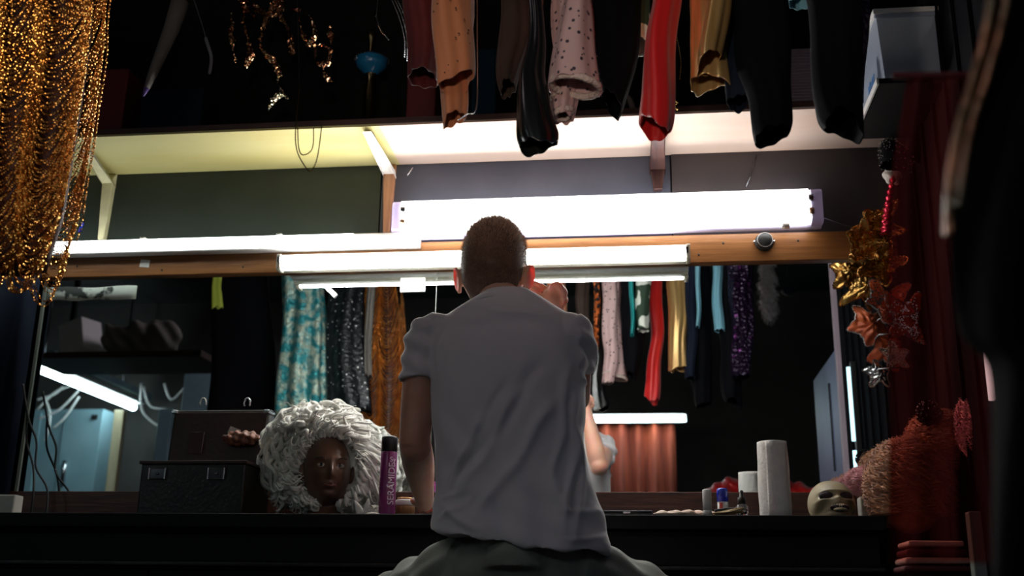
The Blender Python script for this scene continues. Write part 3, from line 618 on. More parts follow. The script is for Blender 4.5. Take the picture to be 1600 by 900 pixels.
for i, (l, r, b, lb) in enumerate(((330, 430, 700, 'wide black coat left of the turquoise dress in the mirror'),)):
    mg('dark_coat', lb, 'coat', l, r, b, 440, K['blk'], 1.85, amp=.006)
mg('yellow_ribbon', 'yellow green ribbon end on the black coat at top left of the mirror', 'ribbon', 336, 352, 482, 440, mat('yellow green ribbon', (.45, .5, .06), .6), 2.03, ry=.01, amp=.002)
# white feather piece and spangled mask on a hanger, reflected at right
c_ = M(1200, 470, 1.5); t = thing('feather_boa', 'white feather piece hanging at the top right of the mirror', 'boa', c_); q = MB()
for k in range(12): q.ball(c_+[.012*math.sin(k*2.3), .01*math.cos(k*1.9), -.075+.030*k], (.034-.002*abs(k-4), .030, .030), 14, 10)
V, N, f = fuse(q, .006, 2); V = V+N*(.004*np.sin(V[:, :1]*230+V[:, 2:]*90)+.003*np.sin(V[:, 2:]*260)); MB().add(V, f).build('feather_core', K['white_fur'], t)
q = MB(); ii = rng.integers(0, len(V), 900)
for i in ii: q.tube([V[i], V[i]+N[i]*.010+[0, 0, -.004], V[i]+N[i]*.016+[0, 0, -.014]], [.0012, .001, .0004], 3)
q.build('barbs', K['white_fur'], t)['kind'] = 'stuff'
MB().tube([c_+[0, 0, .25], [c_[0], c_[1], ZC]], .002, 6).build('cord', K['rubber'], t)
c_ = M(1232, 456, 1.5); t = thing('spangled_mask', 'small dark blue spangled mask next to the white feather piece, in the mirror', 'mask', c_)
MB().ball(c_, (.034, .015, .022), 18, 12).build('mask_shell', K['navy'], t); d_ = rng.normal(size=(140, 3)); d_ /= np.linalg.norm(d_, axis=1)[:, None]
MB().beads(c_+d_*[.036, .017, .024], .0035).build('spangles', K['silverbead'], t, smooth=False)['kind'] = 'stuff'
MB().tube([c_+[0, 0, .02], [c_[0], c_[1], ZC]], .002, 6).build('cord', K['rubber'], t)

# ------------------------------------------------------------------ gold beaded dress at left
t = thing('beaded_dress', 'gold dress hung with swags of bead chains at the far left', 'dress', P(40, 470, 1.9))
cols = [[(-60, 0), (-50, 430)], [(14, -60), (17, 80), (6, 220), (-2, 420)], [(74, -60), (72, 110), (52, 250), (42, 400), (22, 425)], [(154, -60), (150, 60), (136, 165), (124, 240), (108, 340), (78, 430)]]
def colx(c, y):
    c = sorted(c, key=lambda q: q[1]); return float(np.interp(y, [q[1] for q in c], [q[0] for q in c]))
YD = 1.90
def cx_(ci, y):
    "world x of column ci at pixel row y; above the frame the dress narrows to its straps"
    if y >= 0: return P(colx(cols[ci], y), y, YD)[0]
    x0_ = P(colx(cols[ci], 0), 0, YD)[0]; xc_ = P(80, 0, YD)[0]; return x0_+(xc_-x0_)*.45*sstep(0, -260, y)
def pz(y): return P(60, y, YD)[2]
G = []
for y in np.linspace(425, -330, 30):
    A, B = cx_(0, y), cx_(3, y)-.014; a = np.linspace(0, 2*math.pi, 61)[:-1]
    G.append(np.stack([(A+B)/2+(B-A)/2*np.cos(a), YD+.022*np.sin(a)+.004*np.sin(9*a), np.full(60, pz(y))], 1))
MB().grid(G, True).build('underdress', K['goldcloth'], t, solid=.002)
MB().tube([((cx_(0, -330)+cx_(3, -330))/2, YD, pz(-330)-.02), ((cx_(0, -330)+cx_(3, -330))/2, 2.0, ZB+.012)], .006, 8).build('strap', K['goldcloth'], t)
C = []
def strand(pts, step=.0050, rj=.0):
    pts = np.asarray(pts); d = np.r_[0, np.cumsum(np.linalg.norm(np.diff(pts, axis=0), axis=1))]
    s_ = np.arange(0, d[-1], step); return np.stack([np.interp(s_, d, pts[:, k]) for k in range(3)], 1)+rng.normal(size=(len(s_), 3))*rj
rs = random.Random(3)
for side, Yf in ((-1, YD-.030), (1, YD+.030)):
    for ci in range(3):
        y = -280 if side > 0 else -120; hi_ = (400, 412, 424)[ci]
        while y < hi_:
            xl = cx_(ci, y); xr = cx_(ci+1, y); wpx = (xr-xl)*790; mod = .5+.5*math.sin(y*.021+ci*2)
            sag = wpx*(.75+.55*mod)+rs.uniform(-3, 3)
            if y+sag > 440+14*ci: sag = max(12, 440+14*ci-y)
            u = np.linspace(0, 1, 24); sh = (2*u-1); pts = []
            jl, jr = rs.uniform(-.004, .004), rs.uniform(-.004, .004)
            for k in range(24):
                yy = y+sag*(1-abs(sh[k])**2.3); xx = xl+jl+(xr+jr-xl-jl)*u[k]
                rgt_lim = cx_(3, yy)+.002; pts.append([min(xx, rgt_lim), Yf+side*(.018*(1-sh[k]**2)+.003*math.sin(y)), pz(yy)])
            C.append(strand(pts, rj=.0004)); y += rs.uniform(3.6, 6.0) if side < 0 else 7
    for ci in range(4):
        for k in range(9 if side < 0 else 6):
            off = rs.uniform(-.009, .009); yt = rs.uniform(-220, 40); yb = rs.uniform(330, 440) if ci else 420
            pts = [[cx_(ci, yy)+off+.0015*math.sin(yy*.05+k), Yf+side*.010, pz(yy)] for yy in np.linspace(yt, yb, 30)]
            C.append(strand(pts, rj=.0005))
    for k in range(14):
        xx = rs.uniform(0, 1); y0_ = rs.uniform(-150, 180); ln = rs.uniform(80, 240)
        pts = [[cx_(0, yy)*(1-xx)+cx_(3, yy)*xx, Yf+side*.020, pz(yy)] for yy in np.linspace(y0_, min(430, y0_+ln), 20)]
        C.append(strand(pts, rj=.0005))
C = np.concatenate(C)
for k in range(6):
    MB().beads(C[k::6], .0026).build('bead_swags', K['goldbead'], t, smooth=False)['kind'] = 'stuff'
# dark curtain left of the mirror
G = [[[x, W-.05+.02*math.sin(x*55), z] for x in np.linspace(-2.75, P(52, 600, W)[0], 60)] for z in (DZ+.01, RZ)]
props(MB().grid(G).build('side_curtain', K['navy'], solid=.003), 'dark navy curtain left of the mirror under the gold dress', 'curtain')
q = MB().tube(smooth_path([P(43, 640, 3.33), P(42, 690, 3.33), P(52, 730, 3.32), P(52, 775, 3.31), [P(52, 775, 3.31)[0], 3.31, DZ]], 30), .0035, 6)
props(q.build('cable', K['rubber']), 'black cable hanging at the left edge of the mirror, nearer the curtain', 'cable')
q = MB().tube(smooth_path([P(36, 600, 3.33), P(45, 655, 3.33), P(57, 690, 3.33), P(56, 730, 3.33), P(74, 766, 3.32), [P(76, 775, 3.31)[0], 3.31, DZ]], 30), .0035, 6)
props(q.build('cable', K['rubber']), 'black cable hanging at the left edge of the mirror, ending farther right', 'cable')
# white switch boxes
for (l, r, tp, bt, lb) in ((-30, 31, 774, 798, 'white plastic socket box at the far left end of the counter'), (1343, 1378, 777, 805, 'white plastic socket box on the counter between skull and copper wig')):
    A, B = P(l, bt, 3.2), P(r, tp, 3.2)
    t = thing('socket_box', lb, 'socket', ((A[0]+B[0])/2, 3.2, DZ)); h = B[2]-DZ
    MB().box(((A[0]+B[0])/2, 3.2, DZ+h/2), (B[0]-A[0], .05, h)).build('case', K['socket'], t, bevel=.005)
    q = MB()
    for sx in (-.012, .0, .012): q.cyl(((A[0]+B[0])/2+sx, 3.174, DZ+h*.55+(.004 if sx == 0 else 0)), .0035, .003, 10, 1)
    q.build('socket_holes', K['rubber'], t)

# ------------------------------------------------------------------ black make-up case
Yc = 3.05
A = P(213, 798, Yc); B = P(384, 722, Yc)
x0, x1, zt = A[0], B[0], P(300, 724, Yc)[2]
t = thing('makeup_case', 'open black leather make-up case with steel latches, left of the white wig', 'case', ((x0+x1)/2, 3.16, DZ))
MB().box(((x0+x1)/2, 3.16, (DZ+zt)/2), (x1-x0, .22, zt-DZ)).build('box', K['leather'], t, bevel=.006)
MB().box(((x0+x1)/2, 3.16, zt+.003), (x1-x0+.01, .23, .010)).build('rim', K['lining'], t, bevel=.002)
for px in (246, 338):
    p = P(px, 740, Yc-.004); l_ = MB().box((p[0], Yc-.002, p[2]), (.052, .006, .032)).build('latch', K['chrome_dark'], t, bevel=.003)
    q = MB()
    for sx in (-.024, .024): q.box((p[0]+sx, Yc-.006, p[2]), (.004, .006, .034))
    for sz in (-.015, .015): q.box((p[0], Yc-.006, p[2]+sz), (.046, .003, .002))
    q.build('latch_frame', K['steel'], l_, bevel=.001)
    MB().ball((p[0], Yc-.008, p[2]), (.005, .003, .004), 10, 6).build('latch_button', K['steel'], l_)
# raised lid
Yl = 3.27; la, lb_ = P(268, 718, Yl), P(424, 643, Yl); cx = (la[0]+lb_[0])/2; ztl = lb_[2]
Rl = rot(-.10, 0, 0)
lc = np.array([cx, Yl, (zt+ztl)/2+.002]); H = ztl-zt
lid = MB().box(lc, (lb_[0]-la[0], .05, H), Rl).build('lid', K['leather'], t, bevel=.006)
MB().box(lc+[0, -.024, 0], (lb_[0]-la[0]-.012, .006, H-.012), Rl).build('lining', K['lining'], lid, bevel=.002)
p = P(307, 692, Yl-.03); MB().box((p[0], Yl-.034, p[2]), (.046, .003, .07), Rl).build('label_pocket', mat('clear vinyl pocket', (.13, .09, .09), .1, trans=.3, coat=.5), lid, bevel=.001)
p = P(378, 685, Yl-.04); q = MB().ball((p[0], Yl-.042, p[2]), (.062, .02, .024), 20, 12)
V, N, f = fuse(q, .004, 2); V += N*(.003*np.sin(V[:, :1]*260)+.002*np.sin(V[:, 2:]*300+V[:, :1]*90)); MB().add(V, f).build('ruffled_pocket', mat('brown ruffled satin', (.26, .10, .06), .35, col2=(.14, .05, .03), scale=60, bump=.6, bscale=60), lid)
p = P(368, 672, Yl-.045); MB().box((p[0]-.004, Yl-.045, p[2]-.004), (.036, .002, .022), rot(0, .35, 0)).build('paper_slip', K['paper'], lid, smooth=False)
for px in (317, 386):
    p = P(px, 632, Yl+.01); a_ = np.linspace(-.6, math.pi+.6, 14)
    MB().tube([(p[0]+.010*math.cos(a), Yl+.01, p[2]+.004+.016*math.sin(a)) for a in a_], .0028, 8).build('lid_catch', K['steel'], lid)
for sx, pz in ((la[0]+.006, ztl), (lb_[0]-.006, ztl)): MB().box((sx, Yl-.002, pz-.004), (.02, .056, .012)).build('corner', K['steel'], lid, bevel=.003)

# ------------------------------------------------------------------ head form
def headform(c, R, s=1, skull=False, n=110, k=110):
    th = (np.arange(k+1)+.001)/(k+.002)*math.pi; ph = np.arange(n)*2*math.pi/n
    Tt, Pp = np.meshgrid(th, ph, indexing='ij')
    x = np.sin(Tt)*np.cos(Pp); y = np.sin(Tt)*np.sin(Pp); z = -np.cos(Tt)
    X = .074*np.sign(x)*np.abs(x)**.92; Yy = .094*y; Z = .112*z
    fr = np.clip(y, 0, 1)
    low = np.clip(-z, 0, 1)
    X = X*(1-.36*sstep(.25, 1., low)*np.clip(fr*1.4+.3, 0, 1)); Yy = Yy*(1+.02*fr)
    Yy = np.where(y > 0, Yy+.012*sstep(.3, .9, low), Yy*(1-.35*sstep(.2, .9, low)))
    Yy = np.where(y > 0, Yy-.010*(1-np.abs(z)**2)*np.exp(-((np.abs(X)-.065)/.02)**2), Yy)
    def g(x0, z0, sx, sz, a, both=False):
        e = np.exp(-((X-x0)/sx)**2-((Z-z0)/sz)**2)
        if both: e = e+np.exp(-((X+x0)/sx)**2-((Z-z0)/sz)**2)
        return a*e*(y > .05)
    d = 0
    if not skull:
        d = d+g(0, -.020, .0085, .017, .019)+g(0, -.030, .015, .009, .008)+g(0, .004, .008, .02, .006)
        d = d+g(.030, .004, .017, .011, -.0085, True)+g(.028, .024, .020, .006, .0035, True)
        d = d+g(0, -.052, .020, .0045, .0070)+g(0, -.0635, .017, .0050, .0075)+g(0, -.0575, .021, .0018, -.004)
        d = d+g(0, -.088, .017, .012, .008)+g(.038, -.024, .016, .016, .004, True)+g(0, -.073, .015, .005, -.003)
    else:
        d = d+g(.027, .010, .018, .014, -.030, True)+g(0, -.012, .008, .018, .017)+g(0, -.030, .008, .008, .006)
        d = d+g(.042, -.045, .015, .024, -.034, True)+g(.044, -.012, .016, .008, .015, True)+g(0, -.060, .024, .006, -.012)
        d = d+g(0, -.050, .026, .006, .007)+g(0, -.080, .024, .014, .014)+g(.02, .030, .022, .007, .006, True)
    Yy = Yy+d
    G = np.stack([X, Yy, Z], -1)*s
    return G@np.array(R).T+np.array(c), n
# mannequin head with white wig
hc = P(511, 735, 3.12); Rh = rot(.04, 0, math.pi+.42)       # looks towards the camera, turned to the right
t = thing('mannequin_head', 'dark brown mannequin head wearing a big curly white wig', 'mannequin', (hc[0], hc[1]+.02, DZ))
G, _ = headform(hc, Rh, .93); q = MB().grid(G, True, True, True)
q.tube([hc+[0, .03, -.05], hc+[0, .03, -.10], [hc[0], hc[1]+.03, DZ+.03], [hc[0], hc[1]+.03, DZ+.002]], [.052, .046, .050, .070], 24)
for sx in (-1, 1): q.ball(hc+Rh@np.array([sx*.071, -.006, -.008]), (.009, .020, .028), 12, 10, Rh@rot(0, 0, sx*-.4))
V, N, f = fuse(q, .0026, 2, .35)
MB().add(V, f).build('head', K['mann'], t)
for sx in (-1, 1):
    ec = hc+Rh@np.array([sx*.029, .079, .003])*.93
    e_ = MB().ball(ec, (.0125, .0095, .0075), 20, 14, Rh).build('eye', K['eye'], t)
    MB().ball(ec+Rh@np.array([.001, .0062, .0]), (.0052, .004, .0052), 14, 10, Rh).build('iris', K['iris'], e_)
    MB().tube(smooth_path([ec+Rh@np.array([u*.014, .0085-.006*abs(u)**2, .0062-.004*u*u]) for u in (-1, -.5, 0, .5, 1)], 12), .0016, 6).build('eyelid', K['mann'], t)
    MB().tube(smooth_path([ec+Rh@np.array([u*.017+sx*.002, .013-.007*abs(u)**2, .020-.005*u*u+.002*u*sx]) for u in (-1, -.5, 0, .5, 1)], 12), [.0006]+[.0016]*10+[.0006], 6).build('eyebrow', K['iris'], t)
lipc = hc+Rh@np.array([0, .0955, -.058])*.93
q = MB()
q.tube(smooth_path([lipc+Rh@np.array([u*.019, .0035-.010*u*u, .0035-.003*abs(u)+.0015*math.cos(u*5)]) for u in np.linspace(-1, 1, 9)], 20), np.r_[.001, [.0030]*18, .001], 8)
q.tube(smooth_path([lipc+Rh@np.array([u*.017, .0035-.010*u*u, -.0042+.003*abs(u)]) for u in np.linspace(-1, 1, 9)], 20), np.r_[.001, [.0038]*18, .001], 8)
q.build('lips', K['lip'], t)
def curls(parent, c, rad, face_az, face_half, n, r, amp, seed, m_, name='curls', lowstop=-1.15, hair_front=.35, shell=.80, wl=3.5, nseg=22, fine=0, facec=None):
    rs = np.random.default_rng(seed); c = np.array(c); rad = np.array(rad)
    def lock(q, rr, am, seg, sides, ex):
        az = rs.uniform(-math.pi, math.pi); d = abs((az-face_az+math.pi) % (2*math.pi)-math.pi)
        e0 = rs.uniform(.2, 1.5) ; e1 = lowstop+rs.uniform(-.1, .35) if d > face_half else hair_front+rs.uniform(0, .25)+.25*(1-d/face_half)
        if d > face_half: e0 = rs.uniform(-.9, 1.5)
        else: e0 = rs.uniform(hair_front+.3, 1.5)
        L_ = rs.uniform(.5, 1.1); tt = np.linspace(0, 1, seg); el = np.maximum(e0-L_*tt, e1)
        p0, p1 = rs.uniform(0, 6.28, 2); w = wl*rs.uniform(.7, 1.3); twist = rs.uniform(-.25, .25)
        lay = rs.uniform(shell, 1.0); f_ = lay+ex*tt**2+am*.6*np.cos(2*math.pi*w*tt*L_+p0)
        A_ = az+twist*tt+am*1.2*np.sin(2*math.pi*w*tt*L_+p0)/np.maximum(np.cos(el), .35)
        el = el+am*.5*np.sin(2*math.pi*w*tt*L_+p1)
        D = np.stack([np.cos(el)*np.cos(A_), np.cos(el)*np.sin(A_), np.sin(el)], 1)
        pts = c+D*rad*f_[:, None]
        pts[:, 2] = np.maximum(pts[:, 2], DZ+.006); pts[:, 1] = np.minimum(pts[:, 1], W-.016)
        if facec is not None:
            fc, fr_ = facec; dd = (pts[:, 0]-fc[0]); dz_ = (pts[:, 2]-fc[2]); inside = (pts[:, 1] < fc[1]) & ((dd/fr_[0])**2+(dz_/fr_[1])**2 < 1)
            if inside.any():
                k = int(np.argmax(inside)); 
                if k < 5: return
                pts = pts[:k]
        m_n = len(pts); rad_ = rr*(np.sin(np.linspace(.25, 1, m_n)*math.pi*.97)**.5)*rs.uniform(.7, 1.2)
        q.tube(pts, np.maximum(rad_, rr*.12), sides, flat=.6)
    q = MB()
    for _ in range(n): lock(q, r, amp, nseg, 6, .04)
    if fine:
        for _ in range(fine): lock(q, .0009, amp*1.4, 16, 3, rs.uniform(.04, .14))
    o = q.build(name, m_, parent); o['kind'] = 'stuff'; return o
wc = P(496, 712, 3.20); wr = np.array([.186, .155, .178]); faz = math.radians(-78)
wig = thing('wig', 'big curly white wig on the dark mannequin head', 'wig', (wc[0], wc[1], wc[2]-.15))
fc = P(513, 735, 3.05)
q = MB(); q.ball(hc+[-.002, .060, .030], (.080, .080, .105), 24, 16); q.ball(hc+[-.02, .12, -.01], (.125, .08, .115), 24, 16); q.ball(hc+[-.01, .06, .08], (.12, .08, .06), 20, 14)
for v in q.v: v[:, 2] = np.maximum(v[:, 2], DZ+.004); v[:, 1] = np.minimum(v[:, 1], W-.02)
q.build('wig_cap', K['white_hair'], wig)
def outR(b):       # wig outline around the face, seen from the front
    return np.array([(.200 if math.cos(b) < 0 else .168)*math.cos(b), (.214 if math.sin(b) > 0 else .12)*math.sin(b)])
def framing(n, r, seed, m_, name, amp, y_in, y_out, sides=6, t0=(0, .25), ln=(.6, 1.0)):
    rs2 = np.random.default_rng(seed); q = MB()
    for _ in range(n):
        b = rs2.uniform(-.42*math.pi, 1.40*math.pi); side = 1 if math.cos(b) > 0 else -1
        inr = np.array([.078*math.cos(b), .094*math.sin(b)]); our = outR(b)*rs2.uniform(.82, 1.04)
        ta = rs2.uniform(*t0); tb = min(1.05, ta+rs2.uniform(*ln)); tt = np.linspace(ta, tb, 26)
        drop = .055*(abs(math.cos(b))**.7)*rs2.uniform(.3, 1.4)*(1 if math.sin(b) > -.5 else .2)
        w = rs2.uniform(1.6, 3.0); ph_ = rs2.uniform(0, 6.28); ex_ = (our-inr); L_ = np.linalg.norm(ex_); nn_ = np.array([-ex_[1], ex_[0]])/L_
        yo = rs2.uniform(0, 1); pts = []
        for u in tt:
            am = amp*(.4+.9*u); p2_ = inr+ex_*u+nn_*am*math.sin(2*math.pi*w*u+ph_)
            dep = y_in+(y_out-y_in)*u**1.5-.030*math.sin(math.pi*min(1, u))+.045*yo+am*.8*math.cos(2*math.pi*w*u+ph_)
            pts.append([fc[0]+p2_[0]-.004, fc[1]+dep, fc[2]+.002+p2_[1]-drop*u*u])
        pts = np.array(pts); pts[:, 2] = np.maximum(pts[:, 2], DZ+.005); pts[:, 1] = np.minimum(pts[:, 1], W-.016)
        q.tube(pts, r*rs2.uniform(.6, 1.25)*np.maximum(.12, np.sin(np.linspace(.12, .98, 26)*math.pi)**.6), sides, flat=.55)
    q.build(name, m_, wig)['kind'] = 'stuff'
curls(wig, wc+[0, .01, 0], wr*.96, faz, .95, 420, .009, .05, 5, K['white_hair'], hair_front=.30, fine=260, facec=(fc+[0, .10, 0.0], (.076, .094)), wl=2.6, shell=.70)
framing(430, .0085, 8, K['white_hair'], 'waves', .011, .045, .10)
framing(420, .0010, 9, K['white_hair'], 'flyaway_hairs', .014, .04, .09, 3, (.3, .8), (.3, .6))
framing(150, .0052, 10, K['white_hair'], 'waves', .013, .02, .085, 6, (.0, .1), (.7, 1.0))

# ------------------------------------------------------------------ small things on the counter, left
def bottle(px0, px1, ytop, Y, **k): pass
A, B = P(591, 800, 3.03), P(622, 683, 3.03); cx = (A[0]+B[0])/2; r = (B[0]-A[0])/2; zt = B[2]; H = zt-DZ
t = thing('shampoo_bottle', 'tall purple cylindrical bottle with black cap beside the white wig', 'bottle', (cx, 3.03, DZ))
MB().lathe([(0, 0), (r*.96, 0), (r, .004), (r, H*.80), (r*.97, H*.805), (0, H*.805)], (cx, 3.03, DZ), 40).build('body', K['purple'], t)
MB().lathe([(0, H*.805), (r*.97, H*.805), (r*.98, H*.985), (r*.93, H), (0, H)], (cx, 3.03, DZ), 40).build('cap', K['blackcap'], t)
def text_on(parent, s, size, place, m_, name='lettering', wrap=None):
    cu = bpy.data.curves.new(name, 'FONT'); cu.body = s; cu.size = size; cu.extrude = .0002; cu.align_x = 'LEFT'; cu.align_y = 'CENTER'
    o = bpy.data.objects.new(name, cu); SC.collection.objects.link(o); dg = bpy.context.evaluated_depsgraph_get()
    me = o.evaluated_get(dg).to_mesh(); V = np.array([v.co[:] for v in me.vertices]); f = [tuple(p.vertices) for p in me.polygons]
    bpy.data.objects.remove(o)
    V2 = np.array([place(v) for v in V]); return MB().add(V2, f).build(name, m_, parent, smooth=False)
def onbottle(z0, ang0):
    def f_(v):
        a = ang0-v[1]/r            # text runs upwards; its height wraps round the bottle
        return (cx+(r+.0018+v[2])*math.cos(a), 3.03+(r+.0018+v[2])*math.sin(a), z0+v[0])
    return f_
text_on(t, 'SERAMIDE', .026, onbottle(DZ+.03, math.radians(-52)), K['print'])
text_on(t, 'Sy', .020, lambda v: (cx+(r+.0018+v[2])*math.cos(math.radians(-52)+(v[0]-.008)/r), 3.03+(r+.0018+v[2])*math.sin(math.radians(-52)+(v[0]-.008)/r), DZ+H*.70+v[1]), K['print'], name='logo')
A = P(633, 800, 3.08); 
t = thing('cream_jar', 'small brown jar with white lid right of the purple bottle', 'jar', (A[0], 3.08, DZ))
MB().lathe([(0, 0), (.026, 0), (.027, .03), (.026, .034), (0, .034)], (A[0], 3.08, DZ), 28).build('jar', mat('amber wood jar', (.30, .14, .05), .4, col2=(.18, .08, .03), scale=30, stretch=(6, 6, 1)), t)
MB().lathe([(0, .034), (.027, .034), (.028, .037), (.028, .048), (.026, .050), (0, .050)], (A[0], 3.08, DZ), 28).build('lid', K['whitep'], t)
MB().lathe([(0, .050), (.024, .050), (.023, .056), (0, .056)], (A[0], 3.08, DZ), 28).build('rim', mat('copper lid rim', (.5, .28, .12), .3, metal=.6), t)
# cloth rose
c_ = P(575, 798, 3.0); t = thing('fabric_rose', 'white fabric rose on the counter edge before the wig', 'flower', (c_[0], 3.0, DZ))
for k in range(9):
    a = k*2.4; rr_ = .006+.0025*k; q = MB(); G = []
    for u in np.linspace(-1, 1, 7): G.append([[.018*u*(1-.25*v), .004*u*u+.006*v*v, .030*v] for v in np.linspace(0, 1, 6)])
    G = np.array(G)@rot(-.35-.09*k, 0, a).T+np.array([c_[0]+.013+rr_*math.cos(a+1.57)*-1, 3.0+rr_*math.sin(a+1.57)*-1, DZ+.003])
    MB().grid(G).build('petal', K['paper'], t, solid=.001)
for sx, an in ((-.022, -.5), (-.008, .1)):
    G = np.array([[[.012*u*(1-v**2*.9), .003*u*u, .044*v] for v in np.linspace(0, 1, 7)] for u in np.linspace(-1, 1, 5)])@rot(0, an, 0).T+np.array([c_[0]+sx+.004, 2.995, DZ+.002])
    MB().grid(G).build('leaf', K['paper'], t, solid=.001)

# ------------------------------------------------------------------ small things on the counter, right
A, B = P(940, 802, 3.02), P(1020, 797, 3.02)
t = thing('makeup_palette', 'flat dark make-up palette on the counter right of the man', 'palette', ((A[0]+B[0])/2, 3.03, DZ))
MB().box(((A[0]+B[0])/2, 3.03, DZ+.005), (B[0]-A[0], .08, .010)).build('tray', K['rubber'], t, bevel=.002)
MB().box(((A[0]+B[0])/2, 3.03, DZ+.013), (B[0]-A[0]-.004, .078, .004)).build('lid', K['chrome_dark'], t, bevel=.001)
MB().box(((A[0]+B[0])/2, 2.989, DZ+.008), (.02, .004, .006)).build('clasp', K['steel'], t, bevel=.001)
q = MB(); A, B = P(1036, 800, 3.05), P(1108, 790, 3.05)
for i in range(9): q.ball((A[0]+(B[0]-A[0])*i/8, 3.05+.012*math.sin(i*2), DZ+.010+.003*math.sin(i*3)), (.03, .04, .009), 14, 8)
V, N, f = fuse(q, .004, 2); V += N*(.0022*np.sin(V[:, :1]*190+V[:, 1:2]*60)); V[:, 2] = np.maximum(V[:, 2], DZ+.001)
props(MB().add(V, f).build('face_cloth', K['pinkcloth']), 'crumpled pale pink cloth under the white tube on the counter', 'cloth')
A, B = P(1098, 803, 3.0), P(1111, 766, 3.0); r2 = (B[0]-A[0])/2
t = thing('lipstick_tube', 'plain white lipstick tube standing before the pale pink cloth', 'tube', ((A[0]+B[0])/2, 2.985, DZ)); H2 = B[2]-DZ; cc = ((A[0]+B[0])/2, 2.985, DZ)
MB().lathe([(0, 0), (r2, 0), (r2, H2*.2), (r2*.96, H2*.21), (0, H2*.21)], cc, 28).build('base', K['whitep'], t)
MB().lathe([(0, H2*.21), (r2, H2*.21), (r2, H2*.97), (r2*.9, H2), (0, H2)], cc, 28).build('cap', K['whitep'], t)
A, B = P(1121, 803, 3.08), P(1137, 763, 3.08); r2 = (B[0]-A[0])/2; H2 = B[2]-DZ; cc = ((A[0]+B[0])/2, 3.08, DZ)
t = thing('glue_stick', 'white glue stick with bright blue cap and red label', 'glue stick', cc)
MB().lathe([(0, 0), (r2*.95, 0), (r2*.95, H2*.58), (0, H2*.58)], cc, 28).build('body', K['whitep'], t)
MB().lathe([(0, H2*.56), (r2*1.02, H2*.56), (r2*1.02, H2*.93), (r2*.85, H2), (0, H2)], cc, 28).build('cap', K['bluecap'], t)
MB().grid([[(cc[0]+r2*.96*math.cos(a), cc[1]+r2*.96*math.sin(a), DZ+z) for a in np.linspace(-2.3, -1.6, 8)] for z in (H2*.25, H2*.53)]).build('label_print', K['redlab'], t)
A = P(1118, 795, 3.0); B = P(1158, 795, 3.0)
t = thing('hairbrush', 'flat brush with straw coloured bristles and dark frame on the counter', 'brush', ((A[0]+B[0])/2, 3.0, DZ))
q = MB()
for i in range(46):
    u = rng.random(); v = rng.uniform(-1, 1); s0 = np.array([A[0]-.01+.02*u, 3.0+.02*v, DZ+.004+.006*rng.random()]); s1 = np.array([B[0]-.004+.01*u, 2.99+.03*v, DZ+.012+.012*rng.random()])
    q.tube([s0, (s0+s1)/2+[0, 0, -.002], s1], [.0012, .0016, .0006], 4)
o = q.build('bristles', K['brush'], t); o['kind'] = 'stuff'
MB().tube(smooth_path([(A[0], 3.03, DZ+.018), ((A[0]+B[0])/2, 3.04, DZ+.024), (B[0]+.004, 3.03, DZ+.022), (B[0]+.012, 3.0, DZ+.010)], 20), .004, 8).build('frame', K['rubber'], t)
A, B = P(1150, 803, 3.03), P(1169, 786, 3.03); cx3 = (A[0]+B[0])/2; r2 = (B[0]-A[0])/2; cc = (cx3, 3.03, DZ); H2 = P(1160, 766, 3.03)[2]-DZ
t = thing('dropper_bottle', 'small clear glass dropper bottle with black top left of the paper roll', 'bottle', cc)
MB().lathe([(0, .001), (r2, .001), (r2, H2*.42), (r2*.5, H2*.50), (r2*.5, H2*.54)], cc, 28).build('glass', K['glass'], t)
MB().lathe([(0, H2*.5), (r2*.66, H2*.5), (r2*.66, H2*.72), (r2*.35, H2*.76), (r2*.33, H2*.95), (r2*.15, H2), (0, H2)], cc, 24).build('dropper_top', K['rubber'], t)
# paper towel roll
A, B = P(1187, 803, 3.06), P(1237, 800, 3.06); cx3 = (A[0]+B[0])/2; r2 = (B[0]-A[0])/2; zt = P(1209, 691, 3.06)[2]; H2 = zt-DZ; cc = np.array((cx3, 3.06, DZ))
t = thing('paper_roll', 'tall roll of white paper towel standing on the counter', 'paper towel', cc)
G = []
for z in np.linspace(0, H2, 30):
    G.append([cc+[(r2*(1+.03*math.sin(a*2+z*20)+.015*math.sin(a*7+z*60))-.04*r2*z/H2)*math.cos(a), r2*(1-.05*z/H2)*math.sin(a), z] for a in np.linspace(0, 2*math.pi, 65)[:-1]])
G.append([cc+[r2*.35*math.cos(a), r2*.35*math.sin(a), H2] for a in np.linspace(0, 2*math.pi, 65)[:-1]])
G.append([cc+[r2*.33*math.cos(a), r2*.33*math.sin(a), H2-.03] for a in np.linspace(0, 2*math.pi, 65)[:-1]])
MB().grid(G, True).build('roll', K['paper'], t)
G = []
for u in np.linspace(0, 1, 14):
    a = -2.1+1.3*u; G.append([cc+[(r2+.002+.004*u*(1-v))*math.cos(a), (r2+.002+.004*u*(1-v))*math.sin(a), .002+(H2-.004)*v*(1 if u < .5 else 1-(u-.5)*.03)] for v in np.linspace(0, 1, 12)])
MB().grid(G).build('loose_sheet', K['paper'], t, solid=.0008)
